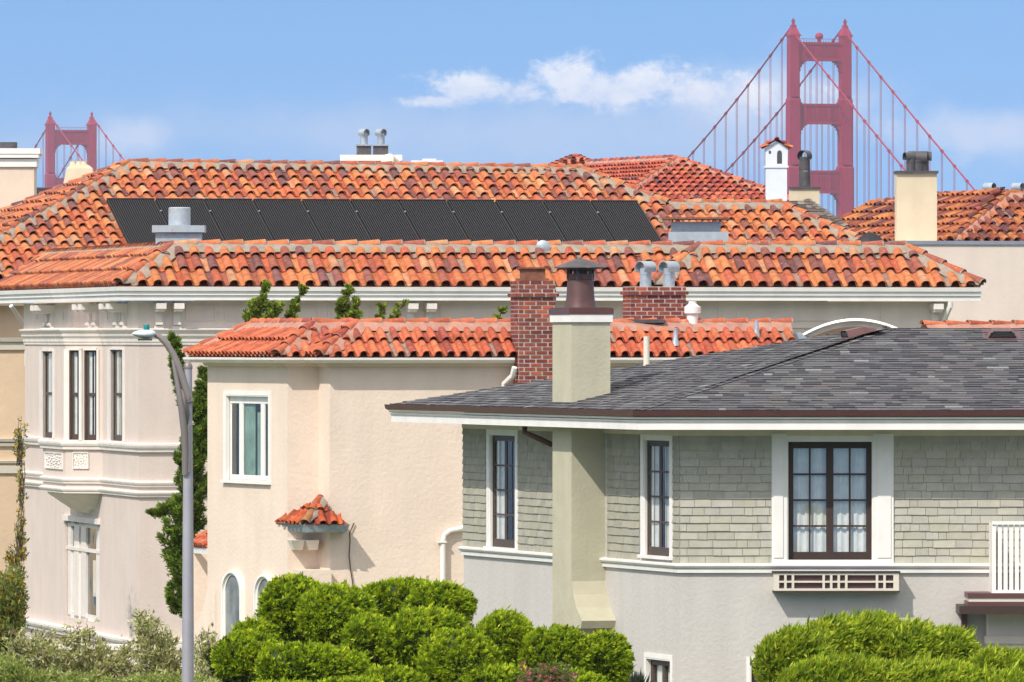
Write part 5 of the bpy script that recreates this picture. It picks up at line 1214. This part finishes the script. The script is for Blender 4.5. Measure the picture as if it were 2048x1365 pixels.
m = MB(); m.tube([L_(376, 795), L_(376, 806)], rt_*1.25, 20); m.tube([L_(378, 793, -.1), L_(378, 800, -.1)], .03, 10); m.box(q.x-.02, q.x+.03, LD-.1, LD-.05, L_(0, 945).z, L_(0, 850).z); m.build('clamp', M['armsteel'], lp, 'auto')
m = MB(); rows = []
for x, w2, t_, b_ in ((312, .03, 666, 669.5), (309, .10, 662.5, 674), (303, .16, 660, 678.5), (290, .19, 659.5, 680), (278, .19, 661, 677), (268, .13, 664, 672.5), (264, .03, 667, 669)):
    c0 = L_(x, (t_+b_)/2); hh = (b_-t_)/2/F*LD; rows.append([c0+Vector((0, math.cos(2*math.pi*k/16)*w2, math.sin(2*math.pi*k/16)*hh*(1 if math.sin(2*math.pi*k/16) > 0 else .8))) for k in range(16)])
m.grid(rows, closed=True); m.face(rows[0]); m.face(rows[-1]); hd_ = m.build('lamp_head', mat_plain('lamp_housing', lin(196, 206, 214), .4, .05, 3, spec=.5), lp, True)
m = MB(); rows = []
for x, w2 in ((304, .1), (298, .15), (285, .15), (276, .09)):
    c0 = L_(x, 677.5); rows.append([c0+Vector((0, w2*math.cos(math.pi+math.pi*k/8), .03*math.sin(math.pi+math.pi*k/8))) for k in range(9)])
m.grid(rows); m.build('lens', mat_plain('lamp_lens', (.25, .27, .28, 1), .2, .05), hd_, True)
m = MB(); c0 = L_(293, 657); m.lathe(c0, [(.045, L_(0, 660).z), (.045, L_(0, 650.5).z), (.04, L_(0, 649.5).z)], 16); m.build('photocell', M['teal'], lp, 'auto')

# ------------------------------------------------------------------ foliage
def quads_obj(name, V, C_, mat, parent, org, per=4):
    n = len(V); me = bpy.data.meshes.new(name); me.vertices.add(n); me.vertices.foreach_set('co', (V-np.array(org)).astype(np.float32).ravel())
    nf = n//per; me.loops.add(n); me.loops.foreach_set('vertex_index', np.arange(n, dtype=np.int32)); me.polygons.add(nf)
    me.polygons.foreach_set('loop_start', np.arange(0, n, per, dtype=np.int32)); me.polygons.foreach_set('loop_total', np.full(nf, per, dtype=np.int32))
    a = me.color_attributes.new('Col', 'FLOAT_COLOR', 'POINT'); a.data.foreach_set('color', np.concatenate([C_, np.ones((n, 1))], 1).astype(np.float32).ravel())
    me.update(); return finish(me, name, mat, parent, False)
def unit(a): return a/np.maximum(np.linalg.norm(a, axis=1, keepdims=True), 1e-6)
def tufts(P, Dn, ln, wd, cols, blades=4, spread=.5):
    """kite-shaped blades fanned around each direction"""
    n = len(P); Vs = []; Cs = []
    for b in range(blades):
        d = unit(Dn+np.random.normal(0, spread, (n, 3))); s = unit(np.cross(d, np.random.normal(0, 1, (n, 3))))
        l = ln*np.random.uniform(.6, 1.15, (n, 1)); w2 = wd*np.random.uniform(.7, 1.2, (n, 1)); base = P+np.random.normal(0, .25, (n, 3))*ln*.4
        q = np.stack([base-d*l*.15, base+d*l*.45+s*w2, base+d*l, base+d*l*.45-s*w2], 1); Vs.append(q.reshape(-1, 3))
        c = cols*np.random.uniform(.85, 1.15, (n, 1)); Cs.append(np.repeat(c, 4, 0))
    return np.concatenate(Vs), np.concatenate(Cs)
def palette(n, cols, wts):
    cols = np.array(cols); i = np.random.choice(len(cols), n, p=np.array(wts)/sum(wts)); return cols[i]
LIME = [(.35, .46, .016), (.25, .36, .015), (.48, .55, .03), (.10, .16, .01)]
def bumps(n_, seed):      # low-frequency lumps on the unit sphere
    rs = np.random.RandomState(seed); k = unit(rs.normal(0, 1, (26, 3))); a = rs.uniform(.02, .10, 26); w_ = rs.uniform(5, 16, 26)
    return 1+((np.exp(w_[None]*(n_@k.T-1)))*a[None]).sum(1)-.04
def pad(parent, root, c, r, n, seed, ln=.08, wd=.012, wind=(.35, -.2, .35), pal=LIME, wts=(4, 4, 2, 1.5), name='foliage_pad'):
    c = np.array(c); r = np.array(r)
    nr = unit(np.random.normal(0, 1, (n, 3))); nr = nr[(nr[:, 1] < .35) & (nr[:, 2] > -.8)]; n = len(nr)*3
    g_ = 8; nc = min(len(nr), max(20, n//g_)); nr = nr[:nc]; dep = np.random.uniform(.90, 1.02, (nc, 1)); s = bumps(nr, seed)[:, None]
    Pc = c+nr*r*s*dep; Dc = unit(unit(nr/r)*.8+np.array(wind)+np.random.normal(0, .22, (nc, 3))); cc0 = palette(nc, pal, wts)*np.random.uniform(.7, 1.2, (nc, 1))
    n = nc*g_; t_ = np.random.uniform(-1, 1, (n, 1)); Dn = np.repeat(Dc, g_, 0); P = np.repeat(Pc, g_, 0)+Dn*t_*ln*.7+np.random.normal(0, 1, (n, 3))*ln*.22*(1.15-t_)
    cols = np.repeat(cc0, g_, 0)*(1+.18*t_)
    V, C_ = tufts(P, Dn, ln*.8, wd*.95, cols, 3, .4)
    # spiky outliers
    k = np.random.choice(n, n//60); V2, C2 = tufts(P[k]+Dn[k]*ln*.5, Dn[k], ln*1.1, wd*.8, cols[k], 3, .2)
    o = quads_obj(name, np.concatenate([V, V2]), np.concatenate([C_, C2]), M['leaf'], parent, ORG[root.name])
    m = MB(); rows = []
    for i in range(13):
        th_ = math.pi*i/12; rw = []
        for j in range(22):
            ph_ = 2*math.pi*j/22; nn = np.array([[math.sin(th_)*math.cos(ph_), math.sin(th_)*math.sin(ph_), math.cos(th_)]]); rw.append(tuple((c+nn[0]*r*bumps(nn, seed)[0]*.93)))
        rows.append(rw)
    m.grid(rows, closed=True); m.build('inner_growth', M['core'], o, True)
    return o
def shrub(name, label, cat, pads, group, trunkx, pal=LIME, wts=(4, 4, 2, 1.5), dens=5200, **kw):
    D0 = sum(p[4] for p in pads)/len(pads); x = (trunkx-CX0)/F*D0
    root = thing(name, (x, D0+.3, 0), label, cat, group); base = Vector((x, D0+.4, 0))
    m = MB()
    for i, (px, py, rx, ry, D) in enumerate(pads):
        c = at(px, py, D); s = D/F; rx -= 7; ry -= 8; r = (rx*s, min(rx, ry)*s*1.1, ry*s)
        n = int(dens*(r[0]*r[2])*2.4+500); fill = D > 127.3 and ry > 50 or D >= 128  # back pads: dark inner branches, with the gaps' shade put into the colour
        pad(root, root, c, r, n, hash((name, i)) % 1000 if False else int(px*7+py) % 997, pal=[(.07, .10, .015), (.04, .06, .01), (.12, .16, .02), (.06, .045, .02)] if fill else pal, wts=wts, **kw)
        if c.z < .2: continue
        mid = base.lerp(c, .5)+Vector((random.uniform(-.2, .2), 0, -.2)); m.tube([base, mid, c], [.09, .06, .03], 7)
    m.build('trunk', M['bark'], root, True); return root
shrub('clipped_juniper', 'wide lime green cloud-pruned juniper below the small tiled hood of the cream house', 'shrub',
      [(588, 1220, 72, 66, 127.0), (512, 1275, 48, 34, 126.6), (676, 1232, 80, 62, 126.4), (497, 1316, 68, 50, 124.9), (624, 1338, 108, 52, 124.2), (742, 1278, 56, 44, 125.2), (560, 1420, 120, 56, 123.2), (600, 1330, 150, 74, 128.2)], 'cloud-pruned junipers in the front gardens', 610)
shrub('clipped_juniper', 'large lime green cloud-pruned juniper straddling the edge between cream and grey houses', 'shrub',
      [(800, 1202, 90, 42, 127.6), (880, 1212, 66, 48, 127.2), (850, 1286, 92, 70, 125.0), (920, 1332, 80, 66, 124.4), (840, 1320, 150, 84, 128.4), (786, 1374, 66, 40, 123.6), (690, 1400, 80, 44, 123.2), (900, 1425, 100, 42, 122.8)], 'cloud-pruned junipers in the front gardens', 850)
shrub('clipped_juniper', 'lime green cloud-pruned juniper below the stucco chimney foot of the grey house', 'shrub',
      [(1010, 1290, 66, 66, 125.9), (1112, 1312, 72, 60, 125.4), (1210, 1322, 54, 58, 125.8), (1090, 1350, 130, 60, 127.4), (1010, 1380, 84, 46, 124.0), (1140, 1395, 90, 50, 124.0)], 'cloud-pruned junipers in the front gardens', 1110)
SP = dict(wind=(.8, -.2, .8), ln=.15, wd=.017)
shrub('juniper_bush', 'broad unclipped yellow green juniper under the flower box window', 'shrub',
      [(1590, 1330, 72, 62, 124.5), (1668, 1305, 62, 62, 125), (1742, 1295, 72, 58, 125.2), (1830, 1315, 72, 58, 125), (1897, 1322, 52, 58, 125.1), (1690, 1385, 130, 60, 123.5), (1850, 1395, 110, 60, 123.8)], 'loose junipers right', 1740, pal=[(.34, .42, .025), (.24, .34, .02), (.44, .50, .04), (.13, .20, .015)], wts=(4, 4, 2.5, 1.5), **SP)
shrub('juniper_bush', 'small yellow green juniper in the bottom right corner below the porch roof', 'shrub',
      [(1992, 1350, 50, 42, 124.5), (2050, 1362, 50, 48, 124.6), (2010, 1400, 90, 45, 123.8)], 'loose junipers right', 2020, pal=[(.34, .42, .025), (.24, .34, .02), (.44, .50, .04), (.13, .20, .015)], wts=(4, 4, 2.5, 1.5), **SP)
# twisted tall junipers: clumps along spines
DKG = [(.17, .25, .03), (.11, .18, .02), (.24, .32, .04), (.05, .09, .012)]
def twisted(name, label, spines, D, pal=DKG, group=None, ground=0, ln=.12, dens=1.0):
    x0 = spines[0][0][0]; root = thing(name, ((x0-CX0)/F*D, D, ground), label, 'tree', group)
    Vs = []; Cs = []; m = MB()
    for sp_ in spines:
        pts = [at(x, y, D+dd) for (x, y, r, dd) in sp_]; m.tube(pts, [max(.015, r*D/F*.12) for (_, _, r, _) in sp_], 6)
        for i in range(len(sp_)-1):
            (xa, ya, ra, da), (xb, yb, rb3, db) = sp_[i], sp_[i+1]; L0 = math.hypot(xb-xa, yb-ya); k = max(2, int(L0/7))
            for j in range(k):
                t = (j+random.random())/k; x = xa+(xb-xa)*t; y = ya+(yb-ya)*t; r = max(8, (ra+(rb3-ra)*t))*D/F
                for c_ in range(3 if r > .1 else 2):
                    a = random.uniform(0, 6.28); o_ = at(x, y, D+da); o_ = np.array(o_)+np.array([math.cos(a), math.sin(a), -.3])*r*random.uniform(0, .45)
                    dv = unit(np.array([[math.cos(a)*.75+.18, math.sin(a)*.75, random.uniform(.5, 1.0)]]))[0]; ll = max(.07, r*random.uniform(.5, 1.05)); n = int(dens*(20+230*ll))
                    tt = np.random.uniform(0, 1, (n, 1)); w_ = .30*ll*(1-tt*.8)+.012
                    P = o_+dv*tt*ll+np.random.normal(0, .5, (n, 3))*w_; V, C_ = tufts(P, unit(dv+np.random.normal(0, .35, (n, 3))), ln*.7, .015, palette(n, pal, (4, 4, 2, 2))*random.uniform(.65, 1.25)*(.8+.4*tt), 3, .4); Vs.append(V); Cs.append(C_)
    f_ = quads_obj('crown', np.concatenate(Vs), np.concatenate(Cs), M['leaf'], root, ORG[root.name])
    base = Vector(((x0-CX0)/F*D, D, ground)); m.tube([base, at(spines[0][0][0], spines[0][0][1], D)], [.14, .1], 8); m.build('trunk', M['bark'], root, True)
    return root
twisted('twisted_juniper', 'tall dark green twisted juniper behind the lamp pole between villa and cream house',
        [[(385, 1240, 22, 0), (375, 1180, 30, 0), (365, 1130, 42, 0), (355, 1080, 42, 0), (372, 1030, 42, 0), (385, 980, 38, 0), (392, 930, 32, 0), (400, 870, 28, 0), (402, 820, 24, 0), (404, 775, 12, 0), (408, 745, 5, 0)],
         [(380, 1020, 30, 0), (345, 1022, 22, 0), (315, 1033, 10, 0), (304, 1028, 4, 0)],
         [(372, 960, 20, 0), (360, 935, 15, 0), (364, 900, 8, 0), (365, 880, 4, 0)],
         [(380, 840, 22, 0), (362, 790, 10, 0), (357, 755, 12, 0), (351, 720, 14, 0), (350, 690, 10, 0), (344, 672, 4, 0)],
         [(395, 900, 26, 0), (408, 850, 24, 0), (412, 800, 18, 0)], [(352, 1230, 16, 0), (346, 1195, 12, 0), (348, 1168, 5, 0)]], 172, ln=.15)
YG = [(.26, .33, .04), (.18, .25, .03), (.36, .42, .08), (.09, .14, .015)]
G_ = 'juniper tips over the cream house ridge'
twisted('twisted_juniper', 'leftmost yellow green juniper tip rising over the cream house ridge', [[(520, 700, 26, 0), (508, 650, 28, 0), (512, 625, 20, 0), (522, 600, 12, 0), (530, 575, 5, 0), (533, 568, 2, 0)], [(535, 650, 26, 0), (548, 620, 18, 0), (556, 606, 6, 0)], [(505, 645, 18, 0), (490, 634, 8, 0)]], 172, YG, G_, ln=.11)
twisted('twisted_juniper', 'slim leaning juniper tip over the cream house ridge, second from the left', [[(585, 700, 16, 0), (583, 640, 16, 0), (586, 612, 11, 0), (596, 595, 6, 0), (608, 573, 3, 0)]], 172.5, YG, G_, ln=.11)
twisted('twisted_juniper', 'fullest juniper tip over the cream house ridge beside the cornice, third from the left', [[(690, 700, 24, 0), (688, 640, 26, 0), (683, 615, 16, 0), (690, 595, 10, 0), (702, 572, 4, 0)], [(710, 640, 16, 0), (712, 610, 8, 0), (716, 600, 4, 0)]], 172, YG, G_, ln=.11)
twisted('twisted_juniper', 'thin forked juniper tip over the cream house ridge near the paired brackets', [[(765, 700, 9, 0), (757, 640, 10, 0), (763, 612, 4, 0)], [(775, 660, 8, 0), (788, 632, 7, 0), (808, 606, 3, 0)]], 172.5, YG, G_, ln=.1)
twisted('twisted_juniper', 'tiny juniper tip over the cream house ridge left of the brick chimney', [[(995, 700, 7, 0), (997, 640, 7, 0), (1006, 616, 3, 0)]], 172.5, YG, G_, ln=.1)
# loose shrubs bottom left
def loose(name, label, blobs, n, pal, wts, group=None, leaf=.10, lw=.016, twigs=60, D=139, flower=None):
    n = int(n*1.25); leaf *= .85; lw *= .9
    x0 = sum(b[0] for b in blobs)/len(blobs); root = thing(name, ((x0-CX0)/F*D, D, 0), label, 'shrub', group)
    P = []; 
    A = np.array([b[2]*b[3] for b in blobs], float); A /= A.sum(); m = MB()
    for bi, (x, y, rx, ry, k_) in enumerate(blobs):
        nn = int(n*A[bi]*k_); nt_ = int(twigs*A[bi])+3
        ends = []
        for t in range(nt_*6):
            a = random.uniform(0, 6.28); r = math.sqrt(random.random()); ex = x+math.cos(a)*r*rx; ey = y+math.sin(a)*r*ry
            e_ = at(ex, ey, D+random.uniform(-.8, .8)); s_ = at(x+random.uniform(-.5, .5)*rx, y+ry*random.uniform(.2, 1.1), D+random.uniform(-.4, .4))
            if e_.z < .15: continue
            ends.append((np.array(s_), np.array(e_)))
            if t < nt_*2: m.tube([s_, s_.lerp(e_, .5)+Vector((random.uniform(-.06, .06), 0, .03)), e_], [.010, .007, .003], 4)
        idx = np.random.randint(0, len(ends), nn); tt = np.random.uniform(.25, 1.0, (nn, 1)); S = np.array([e[0] for e in ends])[idx]; E = np.array([e[1] for e in ends])[idx]
        P.append((S+(E-S)*tt+np.random.normal(0, .035, (nn, 3)), unit(E-S)))
    Pp = np.concatenate([p[0] for p in P]); Dd = np.concatenate([p[1] for p in P]); cols = palette(len(Pp), pal, wts)
    V, C_ = tufts(Pp, unit(Dd+np.array([0, 0, .5])), leaf, lw, cols, 2, .7)
    quads_obj('leaves', V, C_, M['leaf'], root, ORG[root.name]); m.build('twigs', M['bark'], root)
    if flower:
        fp = Pp[np.random.choice(len(Pp), flower[1])]; V, C_ = tufts(fp, np.tile([[0, -1, .3]], (len(fp), 1)), .06, .025, np.tile([flower[0]], (len(fp), 1)), 5, 1.0); quads_obj('flowers', V, C_, M['leaf'], root, ORG[root.name])
    return root
OL = [(.42, .42, .15), (.28, .32, .09), (.58, .56, .30), (.20, .14, .09), (.70, .68, .46)]
loose('olive_shrub', 'sparse olive green shrub with thin twigs in front of the villa, left of the lamp', [(110, 1335, 90, 62, 1), (210, 1330, 100, 62, 1), (150, 1270, 60, 26, .3), (60, 1290, 60, 40, .7), (200, 1380, 200, 55, 1.3)], 15000, OL, (4, 4, 3, 2, 1.5), D=139)
loose('olive_shrub', 'airy olive green shrub reaching up just left of the lamp pole', [(310, 1290, 50, 52, .7), (330, 1350, 70, 60, 1.1), (290, 1245, 34, 26, .4), (300, 1390, 100, 50, 1.2)], 8500, OL, (4, 4, 3, 2, 1.5), D=138)
loose('olive_shrub', 'thin pale shrub between the lamp pole and the clipped junipers', [(415, 1310, 34, 56, .7), (420, 1370, 40, 40, 1)], 3000, OL, (3, 3, 4, 2, 3), D=137)
loose('low_hedge_shrub', 'light green narrow-leaved ground shrub along the bottom left edge', [(100, 1372, 140, 30, 1), (330, 1375, 130, 26, 1), (0, 1350, 70, 40, 1)], 9000, [(.30, .36, .08), (.42, .46, .14), (.17, .23, .05)], (3, 2, 2), D=133, leaf=.12)
loose('flowering_shrub', 'dense green and yellow shrub at the left edge beside the villa corner', [(10, 1235, 42, 95, 1.2), (30, 1190, 26, 40, .8), (20, 1160, 30, 30, .7), (0, 1320, 60, 50, 1)], 6000, [(.22, .27, .06), (.14, .18, .035), (.34, .36, .09), (.28, .16, .05)], (4, 4, 2, 1), D=141, flower=((.55, .38, .03), 260))
loose('climbing_vine', 'thin climbing vine with yellow blossoms on the peach wall edge', [(40, 880, 14, 50, .9), (44, 960, 10, 60, .6), (42, 1060, 14, 60, 1), (30, 1110, 24, 26, 1.2), (40, 1140, 14, 30, 1)], 320, [(.20, .24, .07), (.10, .12, .03), (.25, .24, .1)], (3, 3, 2), D=183, leaf=.12, lw=.02, flower=((.6, .42, .03), 90))
loose('pink_flower_shrub', 'low shrub with pink red blossoms at the foot of the clipped junipers', [(1095, 1352, 62, 22, 1)], 900, [(.14, .2, .04), (.1, .15, .03)], (1, 1), D=121.8, leaf=.07, flower=((.52, .20, .18), 260))
# bladed plant beside the lower window
pl = thing('spiky_plant', (at(1270, 1365, 128).x, 128, 0), 'spiky grey green bladed plant by the lower side window', 'plant'); n = 40
P = np.array([at(1272+random.uniform(-12, 12), 1385, 128) for _ in range(n)]); V, C_ = tufts(P, np.tile([[0, 0, 1.]], (n, 1)), .32, .02, palette(n, [(.09, .12, .08), (.05, .07, .05)], (1, 1)), 3, .25); quads_obj('leaves', V, C_, M['leaf'], pl, ORG[pl.name])
m = MB(); q = at(1272, 1385, 128); m.tube([(q.x, 128, 0), (q.x, 128, q.z)], [.06, .05], 8); m.build('stem', M['bark'], pl)

# ------------------------------------------------------------------ haze
m = MB(); m.box(-1500, 1500, -80, 6200, SEA-35, CZ+175); 
hm = bpy.data.materials.new('air_haze'); hm.use_nodes = True; hn = hm.node_tree; hn.nodes.remove(hn.nodes['Principled BSDF'])
pv = hn.nodes.new('ShaderNodeVolumePrincipled'); pv.inputs['Color'].default_value = (.82, .88, 1, 1); pv.inputs['Density'].default_value = .000035; pv.inputs['Anisotropy'].default_value = 0.0
hn.links.new(pv.outputs[0], hn.nodes['Material Output'].inputs['Volume'])
m.build('haze', hm, None, center=False, kind='stuff')
